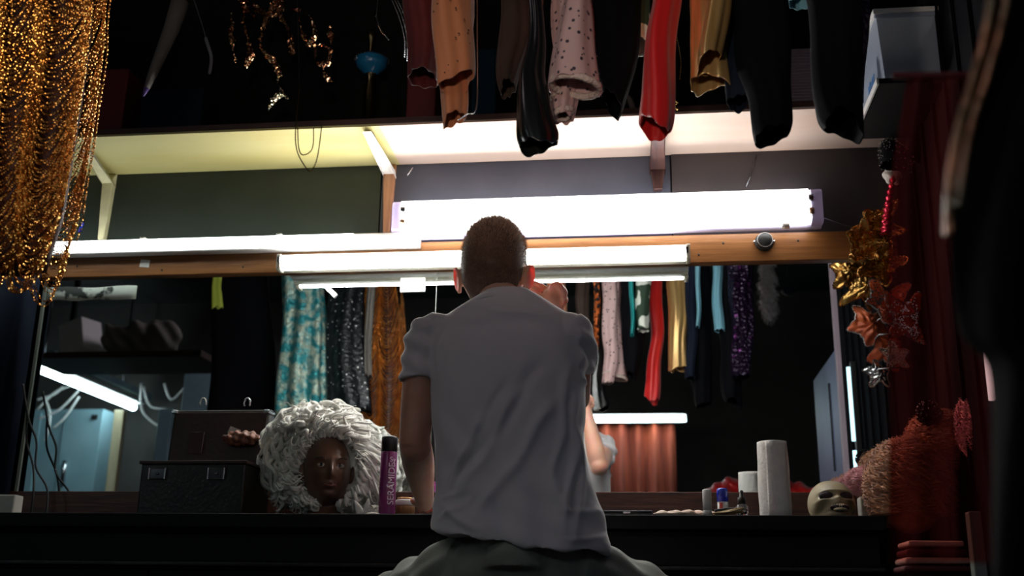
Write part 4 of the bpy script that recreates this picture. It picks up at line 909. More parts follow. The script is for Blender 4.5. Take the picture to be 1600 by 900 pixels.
# skull mask
sc = P(1299, 780, 3.12); sc[2] = DZ+.043; Rs = rot(.72, 0, 0)@np.eye(3); Rs = rot(0, 0, math.pi+.06)@rot(.30, 0, 0)
G, _ = headform(sc, Rs, .86, skull=True); G = G-np.array([0, 0, 0]); 
G[..., 2] = sc[2]+(G[..., 2]-sc[2])*.70
G[..., 2] = np.maximum(G[..., 2], DZ+.001)
t = thing('skull_mask', 'bone coloured skull mask looking up, right of the paper roll', 'mask', (sc[0], 3.12, DZ))
MB().grid(G, True, True, True).build('face', K['bone'], t)
def onskull(x, y, z):
    p = sc+Rs@(np.array([x, y, z])*.86); p[2] = sc[2]+(p[2]-sc[2])*.70; return p
for sx in (-1, 1): MB().ball(onskull(sx*.028, .070, .010), (.0205, .014, .0140), 16, 10, Rs).build('eye_hollow', K['hollow'], t)
MB().ball(onskull(0, .094, -.056), (.026, .013, .0095), 18, 12, Rs).build('mouth_hollow', K['hollow'], t)
for k in range(8):
    u = (k-3.5)/3.5; MB().ball(onskull(u*.022, .1065-.012*u*u, -.052), (.0034, .0035, .0060), 8, 6, Rs).build('tooth', K['teeth'], t)
MB().tube(smooth_path([onskull(u*.024, .1045-.013*u*u, -.060) for u in np.linspace(-1, 1, 7)], 16), .0026, 6).build('mouth_gap', K['hollow'], t)
MB().tube(smooth_path([onskull(u*.020, .110-.016*u*u, -.070+.004*u*u) for u in np.linspace(-1, 1, 7)], 16), np.r_[.001, [.004]*14, .001], 8).build('lower_lip', K['bone'], t)
# wigs at the right
def small_wig(name, label, px, py, Y, rad, m_, n, r, seed, amp=.12, fine=300):
    c = P(px, py, Y); w = thing(name, label, 'wig', (c[0], Y, c[2]-rad[2]))
    q = MB().ball(c, np.array(rad)*.85, 20, 14).build('wig_cap', m_, w)
    curls(w, c, rad, 0, -1, n, r, amp, seed, m_, lowstop=-1.4, wl=6, shell=.85, fine=fine, nseg=20); return w
small_wig('pink_wig', 'pink curly wig behind the skull mask at the mirror', 1362, 752, 3.26, (.075, .07, .045), K['pink_hair'], 300, .0030, 2, fine=500)
small_wig('copper_wig', 'copper curly wig at the right end of the counter', 1420, 765, 3.0, (.110, .10, .135), K['copper_hair'], 1000, .0028, 3, fine=1500)
small_wig('copper_wig', 'smaller copper curly wig behind the red tulle, above the other', 1475, 690, 3.05, (.10, .09, .085), K['copper_hair'], 600, .0030, 4, fine=800)
small_wig('pink_wig', 'pale pink curly wig at the right edge beside the black cloth', 1528, 665, 2.9, (.055, .06, .085), K['pink_hair'], 300, .0032, 6, fine=400)
c_ = P(1430, 840, 3.05)
t = thing('wig_stand', 'dark cabinet carrying the wigs at the right of the counter', 'cabinet', (c_[0]+.1, 3.05, 0))
MB().box((c_[0]-.005+.02, 3.12, .33), (.14, .40, .66)).build('body', K['edge'], t, bevel=.003)
for k in range(4):
    z = P(1460, 890-13*k, 2.8)[2]; p = P(1460, 885, 2.8)
    props(MB().box((p[0]+.0, 2.82, z), (.16-.01*k, .12, .014)).build('folded_cloth', K['pinkcloth'] if k % 2 else K['maroon'], bevel=.006), ['maroon folded cloth lowest in the stack at bottom right', 'pink folded cloth second from the bottom at bottom right', 'maroon folded cloth third from the bottom at bottom right', 'pink folded cloth topmost in the stack at bottom right'][k], 'cloth', 'folded cloths at bottom right')
z = P(1460, 897, 2.8)[2]; p = P(1460, 885, 2.8)
t = thing('cloth_stool', 'low dark stool under the folded cloths at bottom right', 'stool', (p[0], 2.82, 0))
MB().box((p[0], 2.82, z-.03), (.20, .2, .03)).build('seat', K['edge'], t, bevel=.003)
for sx in (-.08, .08):
    for sy in (-.08, .08): MB().box((p[0]+sx, 2.82+sy, (z-.045)/2), (.02, .02, z-.045)).build('leg', K['edge'], t)
p = P(1520, 800, 2.3); props(MB().box((p[0], 2.3, p[2]/2), (.024, .03, p[2])).build('grey_post', K['greypost'], bevel=.003), 'grey green post at the bottom right under the pink wig', 'post')
c_ = P(1452, 645, 2.95); t = thing('beaded_ball', 'black glittering beaded ball above the upper copper wig', 'headpiece', c_); MB().ball(c_, .03, 18, 12).build('ball', K['blk'], t)
d_ = rng.normal(size=(200, 3)); d_ /= np.linalg.norm(d_, axis=1)[:, None]; MB().beads(c_+d_*.032, .004).build('spangles', K['blkseq'], t, smooth=False)['kind'] = 'stuff'

# ------------------------------------------------------------------ spiky costume pieces hung at right
def spiky(name, label, cx_, cy_, Y, size, ang, m_, bead, seed, cat='headpiece', n=5):
    rs = np.random.default_rng(seed); c = P(cx_, cy_, Y); t_ = thing(name, label, cat, c)
    G = []; na = 90; R_ = rot(0, ang, 0); sl_ = rs.uniform(.35, 1.0, n); wob = rs.uniform(0, 6, 4)
    for i, u in enumerate(np.linspace(0, 1, 16)):
        row = []
        for a in np.linspace(0, 2*math.pi, na+1)[:-1]:
            ka = int(((a*n/(2*math.pi))+.5) % n); pk = abs(math.cos(a*n/2))**3.5*sl_[ka]
            rr_ = size*u*(.78+.75*pk*(u**1.6)+.06*math.sin(3*a+wob[0])+.04*math.sin(17*a)*u)
            dep = -.45*size*(1-u*u)+.22*size*math.sin(2*a+wob[1])*u+.55*size*pk*u**3+.05*size*math.sin(9*a+7*u+wob[2])+.06*size*math.sin(14*u+3*a)
            row.append([rr_*math.cos(a), -dep, rr_*math.sin(a)*.85])
        G.append(row)
    G = np.array(G)@R_.T+c; MB().grid(G, True).build('shell', m_, t_, solid=.003)
    rim = G[-1]; q_ = MB(); q_.beads(np.concatenate([rim+[0, -.003, 0], (rim+np.roll(rim, 1, 0))/2+[0, .002, .001]]), .0034)
    q_.beads(np.concatenate([g_[rs.permutation(len(g_))[:22]] for g_ in G[5:]])+[0, -.005, 0], .0036)
    o = q_.build('bead_trim', bead, t_, smooth=False); o['kind'] = 'stuff'; return t_
gb = mat('bronze gold beads', (.75, .42, .14), .22, metal=1)
YH = 3.27
spiky('gold_headpiece', 'gold beaded spiky headpiece, uppermost of the gold ones at right', 1374, 352, YH, .062, .3, K['gold'], gb, 1)
spiky('gold_headpiece', 'gold beaded spiky headpiece over the rail end, farthest left of the gold ones', 1350, 382, YH-.02, .058, 1.1, K['gold'], gb, 2)
spiky('gold_headpiece', 'gold beaded spiky headpiece, lowest of the gold ones beside the red tulle', 1376, 412, YH, .062, 2.6, K['gold'], gb, 5)
spiky('orange_headpiece', 'orange satin spiky headpiece, left one below the gold headpieces', 1386, 474, YH-.01, .062, .5, K['orange'], K['silverbead'], 7)
spiky('orange_headpiece', 'orange satin spiky headpiece, right one behind the red tulle', 1424, 500, YH-.03, .070, 1.3, K['orange'], K['silverbead'], 8)
spiky('silver_headpiece', 'small silver beaded headpiece below the orange ones', 1398, 556, YH, .036, .9, K['silverbead'], K['silverbead'], 9)
t = thing('hanging_pole', 'dark pole with hooks that carries the headpieces at right', 'pole', P(1412, 600, 3.34))
A = P(1410, 240, 3.34); B = P(1412, 700, 3.34); B[0] = A[0]
MB().tube([B, A+[0, 0, .12]], .007, 8).build('pole', K['chrome_dark'], t)
for py in (352, 385, 412, 474, 500, 556):
    p = P(1392, py, 3.30); MB().tube([(A[0], 3.34, p[2]), (p[0], 3.30, p[2]), (p[0]-.01, 3.29, p[2]-.01)], .003, 6).build('hook', K['steel'], t)
# crimson piece, white piece, black spangled piece
q = MB(); A = [P(1396, 275, 3.2), P(1388, 320, 3.2), P(1384, 366, 3.2)]; q.tube(smooth_path(A, 20), np.linspace(.010, .026, 20), 16, flat=.6)
V, N, f = fuse(q, .004, 1); V += N*(.003*np.sin(V[:, 2:]*300+V[:, :1]*80)); props(MB().add(V, f).build('crimson_ribbon', K['crimson']), 'shiny crimson gathered ribbon hanging above the gold headpieces', 'ribbon')
q = MB().ball(P(1394, 274, 3.24), (.028, .02, .034), 18, 12); V, N, f = fuse(q, .004, 1); V += N*(.003*np.sin(V[:, 2:]*200+V[:, :1]*160))
props(MB().add(V, f).build('white_bow', K['paper']), 'white satin bow between the black spangled piece and the crimson ribbon', 'bow')
t = thing('spangled_hat', 'black spangled cap hanging below the side shelf at right', 'cap', P(1388, 245, 3.12))
G = []; c0 = P(1390, 238, 3.12)
for i, u in enumerate(np.linspace(0, 1, 14)): G.append([c0+np.array([.062*math.cos(a)*u+.03*u*u, .05*math.sin(a)*u, .045-.085*u*u-.02*math.cos(a)*u*(1 if math.cos(a) > 0 else 0)]) for a in np.linspace(0, 2*math.pi, 41)[:-1]])
G = np.array(G); MB().grid(G, True).build('cap_shell', K['blk'], t, solid=.002)
q = MB(); gg = G[3:].reshape(-1, 3); q.beads(gg[rng.permutation(len(gg))[:260]]+rng.normal(size=(260, 3))*.003, .0028); o = q.build('spangles', K['silverbead'], t, smooth=False); o['kind'] = 'stuff'

# ------------------------------------------------------------------ side shelf and plastic tub at upper right
a_ = P(1336, 218, 3.1); zb = a_[2]; xl = a_[0]; n_ = P(1376, 124, 2.75)
t = thing('side_shelf', 'black side shelf with white edge carrying the plastic tub at upper right', 'shelf', (xl+.16, 2.93, zb))
MB().box((xl+.175, 2.92, zb+.008), (.35, .36, .016)).build('board', K['black'], t, bevel=.002)
MB().box((xl-.003, 2.92, zb+.008), (.006, .36, .020)).build('edge_strip', K['whitep'], t, bevel=.001)
MB().box((xl+.17, 3.24, zb-.012), (.03, .28, .024)).build('support', K['black'], t, bevel=.002)
zt = P(1376, 22, 2.75)[2]
t = thing('plastic_tub', 'frosted clear plastic storage tub with white lid on the side shelf', 'box', (xl+.15, 2.92, zb+.016))
z0 = zb+.0165
x0, x1, y0, y1 = xl+.012, xl+.28, 2.755, 3.08
V8 = [(x0+.012, y0+.012, z0), (x1-.012, y0+.012, z0), (x0+.012, y1-.012, z0), (x1-.012, y1-.012, z0), (x0, y0, zt), (x1, y0, zt), (x0, y1, zt), (x1, y1, zt)]
q = MB().add(V8, [(0, 2, 3, 1), (0, 1, 5, 4), (2, 6, 7, 3), (0, 4, 6, 2), (1, 3, 7, 5)]); q.build('tub', K['tub'], t, solid=.003, bevel=.006)
MB().box(((x0+x1)/2, (y0+y1)/2, zt+.008), (x1-x0+.02, y1-y0+.02, .016)).build('lid', K['whitep'], t, bevel=.004)
MB().box(((x0+x1)/2, y0-.004, zt-.006), (x1-x0+.014, .008, .012)).build('rim', K['tub'], t, bevel=.003)
for k, (c__, m__) in enumerate((((.10, .05, .05), K['grey']), ((.16, .10, .04), K['whitep']), ((.20, .16, .06), K['navy']))):
    q = MB().ball((x0+c__[0], y0+c__[1]+.03, z0+.045+.01*k), (.055, .05, .035), 16, 12, rot(.3*k, .2, k)); V, N, f = fuse(q, .005, 1); V += N*(.004*np.sin(V[:, :1]*120+V[:, 2:]*90))
    props(MB().add(V, f).build('stored_cloth', m__), ['grey cloth in the left of the plastic tub', 'white cloth in the middle of the plastic tub', 'navy cloth in the right of the plastic tub'][k], 'cloth')
q = MB()
for k in range(5): q.box((x0+.0045-.0055, y0+.09+.018*k, z0+.050+.002*(k % 2)), (.0012, .011, .030-.006*(k % 3)), rot(.12, 0, 0))
q.build('blue_label', K['label_blue'], t, smooth=False)
MB().box((x0+.0008, y0+.13, z0+.055), (.001, .17, .08)).build('paper_label', K['tub'], t, smooth=False)
# pink / skin coloured roll above
A = P(1352, 10, 2.85); props(MB().tube([P(1362, -60, 2.85), P(1346, 50, 2.85)], .010, 10).build('cardboard_roll', mat('tan cardboard', (.42, .28, .20), .7)), 'tan cardboard roll between the black dress and the plastic tub', 'roll')
props(MB().ball(P(1348, 0, 2.8), (.016, .012, .014), 12, 8).build('pink_bobble', mat('hot pink glitter', (.75, .03, .30), .4, bump=1, bscale=90)), 'hot pink glitter bobble at the top beside the black dress', 'bobble')
# grey ribbed box on the main shelf
A, B = P(1236, 163, 3.12), P(1282, 72, 3.12); zt2 = B[2]; zs = SH+.027
t = thing('ribbed_box', 'grey ribbed plastic box on the wall shelf between the black coats', 'box', ((A[0]+B[0])/2, 3.2, zs))
MB().box(((A[0]+B[0])/2, 3.2, (zs+zt2)/2), (B[0]-A[0]+.06, .14, zt2-zs)).build('case', K['rib'], t, bevel=.003)
for k in range(20): z = zs+(zt2-zs)*(k+.5)/20; MB().box(((A[0]+B[0])/2, 3.128, z), (B[0]-A[0]+.055, .006, .0036)).build('rib', K['rib'], t)

# ------------------------------------------------------------------ dark ornaments on and over the shelf
ZO = P(500, -70, 2.93)[2]
t = thing('ornament_rail', 'thin dark rail under the ceiling from which foil and chains hang above the shelf', 'rail', (-.6, 2.93, ZO))
MB().tube([(-1.9, 2.93, ZO), (.62, 2.93, ZO)], .006, 8).build('rail', K['chrome_dark'], t)
for x in (-1.7, -.6, .5): MB().tube([(x, 2.93, ZO), (x, 2.93, ZC)], .005, 6).build('hanger_rod', K['chrome_dark'], t)
def thread(pt, name='thread', parent=None):
    return MB().tube([pt, [pt[0], 2.93, ZO]], .0008, 4).build(name, K['rubber'], parent)
def foil(label, pts, r, seed, m_=None):
    rs = np.random.default_rng(seed); q_ = MB()
    for ln in pts:
        p_ = smooth_path([P(x, y, 2.95) for x, y in ln], 14); q_.tube(p_, r*1.7*(1+.6*np.sin(np.linspace(0, 9, 14)+seed)), 7, flat=.5)
    V_, N_, f_ = fuse(q_, .005, 1); V_ = V_+rs.normal(size=V_.shape)*.0018+N_*(.004*np.sin(V_[:, :1]*140+seed)*np.sin(V_[:, 2:]*110))
    return props(MB().add(V_, f_).build('foil_bow', m_ or K['foil'], smooth=False), label, 'ornament', None)
foil('crumpled bronze foil figure, left part with long loops above the shelf', [[(388, -10), (380, 30), (392, 80), (384, 105)], [(440, -10), (412, 40), (408, 75), (428, 95), (438, 120)], [(436, 20), (452, 50), (456, 85)], [(395, 10), (430, 25), (442, 0)]], .007, 1)
foil('pale crumpled foil drop hanging lowest above the shelf', [[(438, 105), (434, 130), (440, 145), (425, 158), (418, 178)], [(440, 140), (450, 155)]], .005, 2, mat('pale gold foil', (.75, .68, .5), .15, metal=1, bump=1, bscale=20))
foil('crumpled bronze foil loop, right part of the hanging foil', [[(455, 15), (480, 20), (492, 50), (484, 70), (470, 45), (468, 25)], [(490, 70), (515, 75), (512, 98), (494, 98), (492, 75)], [(505, 105), (510, 120), (522, 128)], [(516, 40), (518, 70)]], .006, 3)
foil('crumpled dark foil fringe farthest left of the hanging foil', [[(362, 20), (362, 60), (368, 95)], [(368, -5), (400, 30)]], .006, 4)
def chain(label, pts, Y, r, step, m_, cat='chain', name='bead_chain'):
    C_ = np.concatenate([strand(smooth_path([P(x, y, Y) for x, y in ln], 40), step) for ln in pts]); t_ = thing(name, label, cat, C_[C_[:, 2].argmin()])
    MB().beads(C_, r).build('beads', m_, t_, smooth=False)['kind'] = 'stuff'; thread(C_[C_[:, 2].argmax()], 'thread', t_); return t_
chain('dark brass chain necklace looping below the shelf edge', [[(468, 140), (462, 200), (464, 235), (478, 262), (487, 266), (496, 245), (503, 195)], [(465, 200), (467, 232), (474, 242), (488, 232), (490, 200)]], 3.06, .0034, .0056, K['darkchain'], 'necklace', 'chain_necklace')
chain('triple silver bead chain curving beside the maroon dress', [[(612, -10), (628, 25), (636, 60), (636, 95)], [(616, -10), (632, 25), (640, 60), (639, 92)], [(608, -10), (624, 28), (632, 62), (632, 90)]], 2.9, .0025, .0066, K['silverbead'])
chain('short silver bead chain left of the triple one', [[(588, 25), (594, 45), (608, 62)]], 2.9, .0032, .0074, K['silverbead'])
chain('dark silver chain hanging left of the scarlet sleeve', [[(968, 80), (969, 100), (968, 128)], [(973, 80), (973, 100), (971, 126)]], 2.9, .0034, .007, K['silverbead'])
chain('dark chain loop hanging right of the scarlet sleeve', [[(1058, 60), (1064, 95), (1062, 125)]], 2.9, .0026, .007, K['darkchain'])
chain('small gold bead cluster right of the scarlet sleeve', [[(1052, 156), (1058, 160), (1053, 166), (1058, 171)]], 3.0, .0032, .005, K['gold'])
# carnival mask bust with blue bowl
c_ = P(578, 185, 3.2)
t = thing('ornate_goblet', 'dark ornate goblet with blue glass bowl standing on the wall shelf', 'goblet', (c_[0], 3.18, zs))
hz = P(578, 95, 3.18)[2]-zs
MB().lathe([(0, 0), (.045, 0), (.042, .01), (.02, .03), (.022, hz*.5), (.014, hz*.7), (.02, hz*.80)], (c_[0], 3.18, zs), 28).build('stem', K['darkchain'], t)
MB().lathe([(.018, hz*.80), (.048, hz*.90), (.056, hz), (.053, hz+.002), (.045, hz+.012), (.03, hz+.004), (0, hz)], (c_[0], 3.18, zs), 28).build('bowl', K['blueglass'], t)
MB().lathe([(.003, hz), (.006, hz+.05), (.014, hz+.08), (.02, hz+.10), (.008, hz+.115), (0, hz+.116)], (c_[0]-.005, 3.18, zs), 20).build('finial', K['darkchain'], t)
q = MB(); q.beads([(c_[0]+.057*math.cos(a), 3.18+.057*math.sin(a), zs+hz) for a in np.linspace(0, 6.28, 30)], .003)
q.beads([(c_[0]+.047*math.cos(a), 3.18+.047*math.sin(a), zs+.008) for a in np.linspace(0, 6.28, 30)], .003); q.build('bead_rim', K['silverbead'], t, smooth=False)
# dark tie / cone and curved plume
A, B = P(268, 45, 3.0), P(222, 155, 3.0)
t = thing('umbrella', 'folded grey umbrella with violet tip hanging point down above the shelf', 'umbrella', B)
MB().tube([A+[.02, 0, .10], [A[0]+.03, 2.93, ZO]], .002, 5).build('cord', K['rubber'], t)
MB().tube([A+[.02, 0, .10], A, (A*.4+B*.6), (A*.15+B*.85)], [.030, .026, .016, .010], 10).build('canopy', K['grey'], t)
MB().tube([(A*.15+B*.85), B+(A-B)*.04], [.010, .003], 10).build('tip', mat('violet satin', (.16, .10, .32), .25), t)
props(MB().tube(smooth_path([(P(314, 10, 3.1)[0], 2.93, ZO), P(316, 40, 3.1), P(322, 62, 3.1), P(330, 90, 3.1), P(327, 116, 3.1)], 20), np.r_[[.001]*9, [.006]*10, .003], 8, flat=.4).build('plume', mat('dim grey plume', (.2, .2, .22), .8)), 'grey curved plume above the shelf right of the umbrella', 'plume')
c_ = P(978, 178, 3.2); 
a_ = np.linspace(0, math.pi, 16)
props(MB().tube([(c_[0]+.026*math.cos(a), 3.2, zs+.01+.09*math.sin(a)) for a in a_], .010, 8).build('padded_ring', K['grey']), 'grey padded ring on the shelf left of the scarlet sleeve', 'ring')
c_ = P(984, 82, 3.0)
q = MB(); q.ball(c_, (.012, .01, .010), 12, 8); q.tube([c_, [c_[0], 2.93, ZO]], .0008, 4); q.tube([c_+[.02*math.cos(a)+.008, -.004, -.012+.014*math.sin(a)] for a in np.linspace(math.pi, 2*math.pi, 12)], .002, 6)
props(q.build('teal_brooch', K['teal']), 'small teal brooch hanging beside the scarlet sleeve', 'brooch')
# dim boxes along the shelf
for k, (l, r_, yt, m__, lb) in enumerate(((150, 215, 120, K['dredcloth'], 'dark red box at the left end of the wall shelf'), (230, 330, 150, K['navy'], 'low navy box on the wall shelf below the umbrella'), (640, 690, 60, K['maroon'], 'dim maroon cloth pile on the shelf behind the orange costume'), (740, 780, 90, K['cloth_teal'], 'dim teal box on the shelf behind the brown sleeve'))):
    A, B = P(l, 200, 3.24), P(r_, yt, 3.24); props(MB().box(((A[0]+B[0])/2, 3.25, (zs+B[2])/2), (B[0]-A[0], .15, B[2]-zs)).build('storage_box', m__, bevel=.006), lb, 'box')

# ------------------------------------------------------------------ foreground at right
t = thing('red_tulle', 'sheer red tulle drape hanging before the wigs at right', 'drape', P(1450, 890, 1.1))
G = []
for v in np.linspace(0, 1, 40):
    y = 880-760*v; l = 1388+2*math.sin(v*9) if y > 300 else 1388+(300-y)*.16; r_ = 1552
    G.append([P(l+(r_-l)*u, y, 1.1+.010*math.sin(u*17+v*2)+.008*math.sin(u*7)) for u in np.linspace(0, 1, 70)])
MB().grid(G).build('sheer_layer', K['rtulle'], t)
zt3 = P(1450, 120, 1.1)[2]
MB().tube([P(1395, 118, 1.1), P(1600, 118, 1.1)], .004, 8).build('top_hem', K['dredcloth'], t)
G = []
rows = [(1560, -60), (1548, 30), (1528, 110), (1502, 200), (1487, 300), (1488, 420), (1502, 520), (1545, 575), (1552, 700), (1552, 960)]
R_ = smooth_path(rows, 50)
for l, y in R_:
    G.append([P(l+(1760-l)*u, y, .75+.03*math.sin(u*9+y*.004)) for u in np.linspace(0, 1, 24)])
t = thing('dark_cloak', 'black cloak with copper sequin trim blurred in the right foreground', 'cloak', P(1650, 900, .75))
MB().grid(G).build('cloth', K['blk'], t, solid=.002)
q = MB().tube(smooth_path([P(l-3, y, .742) for l, y in R_[:26]], 40), .0035, 6); q.build('trim', K['coppertrim'], t)
q = MB().tube(smooth_path([P(l+20-.02*y, y, .738) for l, y in R_[:24]], 40), .0025, 6); q.build('trim', K['coppertrim'], t)
# ------------------------------------------------------------------ the man
YT = 2.52
hx = P(810, 870, YT)[0]
man = thing('person', 'man in white t-shirt and grey green trousers seated before the mirror, hand at his face', 'person', (hx, YT, 0))
HC = P(772, 418, 2.58); Rm = rot(-.10, 0, -.05)
J = lambda px, py, Y: P(px, py, Y)
LS, LE, LWr = J(665, 532, 2.50), J(650, 700, 2.49), J(664, 786, 2.76)
RS_, RE, RW = J(898, 528, 2.50), J(901, 622, 2.73), J(868, 484, 2.68)
body = MB()
G, _ = headform(HC, Rm, 1.10, n=80, k=80); body.grid(G, True, True, True)
NB = J(790, 500, 2.52)
body.tube(smooth_path([NB+[0, .0, -.06], NB, (NB+HC)/2+[0, -.002, -.02], HC+[0, .020, -.055]], 10), np.linspace(.062, .048, 10), 20)
for sx in (-1, 1):     # ears stand off the head
    ec = HC+Rm@np.array([sx*.0865, -.006, -.034]); Re = Rm@rot(0, sx*.10, sx*-.50)
    G = []
    for u in np.linspace(0, 2*math.pi, 25)[:-1]:
        rr_ = 1+.10*math.sin(u); p_ = ec+Re@np.array([sx*.006+sx*.004*math.sin(u), .0165*math.cos(u)*rr_, .030*math.sin(u)*rr_-.002]); G.append(p_)
    G.append(G[0]); body.tube(G, .0042, 8)
    body.ball(ec+Re@np.array([sx*.001, 0, 0]), (.0050, .0155, .0275), 14, 12, Re)
    body.ball(ec+Re@np.array([0, .002, -.027]), (.006, .009, .009), 10, 8, Re)
# trunk under the shirt
trunk = [(752, 832, 490, .045), (730, 860, 514, .068), (700, 890, 548, .085), (698, 890, 600, .095), (704, 890, 680, .09), (706, 900, 760, .09), (728, 890, 830, .08), (730, 886, 890, .08)]
rows = [((P(l, y, YT)[0]+P(r_, y, YT)[0])/2, (P(r_, y, YT)[0]-P(l, y, YT)[0])/2, P((l+r_)/2, y, YT)[2], d_) for l, r_, y, d_ in trunk]
TR = smooth_path(rows, 30); a = np.arange(40)*2*math.pi/40
body.grid([np.stack([c+w*np.cos(a), YT+d_*np.sin(a), np.full(40, z)], 1) for c, w, z, d_ in TR], True, True, True)
def limb(mb, pts, rad, n=20, m_=18): mb.tube(smooth_path(pts, m_), smooth_path(np.array(rad)[:, None], m_)[:, 0], n)
limb(body, [LS+[.02, 0, .0], LS, LS*.5+LE*.5+[-.006, 0, 0], LE+[-.003, -.004, 0]], [.042, .042, .040, .036])
for c_, r_ in ((LE, .0365), (RE, .034), (LS, .041), (RS_, .041), (LWr, .022), (RW, .021)): body.ball(c_, r_, 18, 14)
limb(body, [LE+[-.002, -.004, .01], LE*.72+LWr*.28+[-.001, 0, .004], LE*.35+LWr*.65, LWr], [.037, .0385, .030, .0225])
limb(body, [RS_+[-.02, 0, 0], RS_, RS_*.5+RE*.5, RE], [.041, .041, .039, .034])
limb(body, [RE+[0, -.006, 0], RE*.75+RW*.25, RE*.4+RW*.6, RW], [.034, .036, .029, .0215])
def finger(mb, pts, r0=.0092, r1=.0072): mb.tube(smooth_path(pts, 14), np.linspace(r0, r1, 14), 10); mb.ball(pts[-1], r1, 10, 8)
# right hand: palm, curled fingers, index and thumb reaching to the face
PC = J(862, 466, 2.685)
q = body; q.ball(PC, (.030, .022, .027), 16, 12, rot(0, -.4, .2)); q.tube([RW, RW*.5+PC*.5, PC], [.021, .021, .024], 14)
finger(q, [J(858, 456, 2.69), J(848, 449, 2.70), J(838, 444, 2.72), J(826, 440, 2.735)], .0098, .0072)
finger(q, [J(853, 474, 2.67), J(845, 466, 2.68), J(837, 457, 2.70), J(828, 452, 2.72)], .0115, .0082)
finger(q, [J(862, 456, 2.67), J(864, 447, 2.665), J(873, 445, 2.66), J(878, 453, 2.655)], .0098, .0082)
finger(q, [J(868, 460, 2.675), J(875, 451, 2.67), J(882, 455, 2.665), J(881, 465, 2.66)], .0094, .0080)
finger(q, [J(870, 468, 2.68), J(879, 462, 2.68), J(884, 469, 2.675), J(878, 476, 2.67)], .0086, .0072)
# left hand resting on the counter edge
PL = J(662, 792, 2.84); PL[2] = max(PL[2], DZ+.020)
q.tube([LWr, LWr*.5+PL*.5+[0, 0, .004], PL], [.022, .021, .021], 14); q.ball(PL, (.036, .042, .016), 16, 12, rot(.0, .1, -.15))
for k in range(4):
    bx = PL+[-.027+.018*k, .034, .002]; ln = (.066, .076, .073, .058)[k]
    finger(q, [bx, bx+[-.002, ln*.45, .010], bx+[-.003, ln*.8, .000], [bx[0]-.003, bx[1]+ln, DZ+.0085]])
finger(q, [PL+[.024, -.01, 0], PL+[.044, .012, .004], PL+[.050, .034, -.001]], .0105, .008)
# legs
HP = [np.array([hx-.085, YT+.01, .60]), np.array([hx+.085, YT+.01, .60])]
KN = [np.array([hx-.34, 2.80, .53]), np.array([hx+.32, 2.80, .53])]
AN = [np.array([hx-.36, 2.72, .09]), np.array([hx+.34, 2.72, .09])]
for k in range(2):
    limb(body, [HP[k], HP[k]*.5+KN[k]*.5, KN[k]], [.078, .068, .050]); limb(body, [KN[k], KN[k]*.65+AN[k]*.35, AN[k]], [.050, .048, .034])
    body.tube([AN[k]+[0, -.02, -.03], AN[k]+[0, .05, -.045], AN[k]+[0, .15, -.055]], [.030, .030, .022], 12)
body.ball((hx, YT, .60), (.145, .100, .09), 24, 16)
V, N, f = fuse(body, .0042, 3, .4)
MB().add(V, f).build('body', K['skin'], man)
for sx in (-1, 1):
    ec = HC+Rm@np.array([sx*.030, .080, .004])*1.1; e_ = MB().ball(ec, (.012, .010, .008), 14, 10, Rm).build('eye', K['eye'], man)
    MB().ball(ec+Rm@np.array([0, .0068, 0]), (.005, .004, .005), 10, 8, Rm).build('iris', K['iris'], e_)
# hair: close cap plus thousands of short hairs
G, _ = headform(HC, Rm, 1.10, n=110, k=110)
Gl = (G-HC)@Rm; nn = Gl/np.linalg.norm(Gl, axis=-1, keepdims=True)
hl = sstep(-.055, .0, Gl[..., 2]+.25*np.clip(Gl[..., 1], -.03, .06)*-1)         # hair line, lower at the back
front = Gl[..., 1] > .055
mask = (Gl[..., 2] > -.101+.75*np.clip(Gl[..., 1]+.01, 0, 1)) & ~(front & (Gl[..., 2] < .048)) & ~((np.abs(Gl[..., 0]) > .055) & (Gl[..., 1] > -.024) & (Gl[..., 2] < -.002))
th_ = .0015+.0050*sstep(.02, .085, Gl[..., 2]); Gh = G+((nn*th_[..., None])@Rm.T)
mb = MB().grid(Gh, True, True, True); b_ = 110; mf = mask.reshape(-1); mb.f = [q_ for q_ in mb.f if all(mf[i] for i in q_)]
hair = mb.build('hair', K['hair'], man, solid=0)
ok = np.argwhere(mask); V = []; f = []
for k in range(22000):
    i, j = ok[rng.integers(len(ok))]
    if rng.random() > math.sin(math.pi*(i+.5)/110): continue
    d_ = nn[i, j]; c_ = Gl[i, j]+d_*(th_[i, j]-.001)+rng.normal(size=3)*.0012
    L_ = .0025+.012*float(sstep(-.01, .08, Gl[i, j, 2]))*rng.uniform(.5, 1.2)
    dr = _n(d_+np.array([.15, .35, .25])*float(sstep(.0, .09, Gl[i, j, 2]))+rng.normal(size=3)*.25); sd = _n(np.cross(dr, rng.normal(size=3)))*.00045
    s0 = len(V); V += [HC+Rm@(c_-sd), HC+Rm@(c_+sd), HC+Rm@(c_+dr*L_)]; f.append((s0, s0+1, s0+2))
o = MB().add(V, f).build('short_hairs', K['hair_tip'], man, smooth=False); o['kind'] = 'stuff'

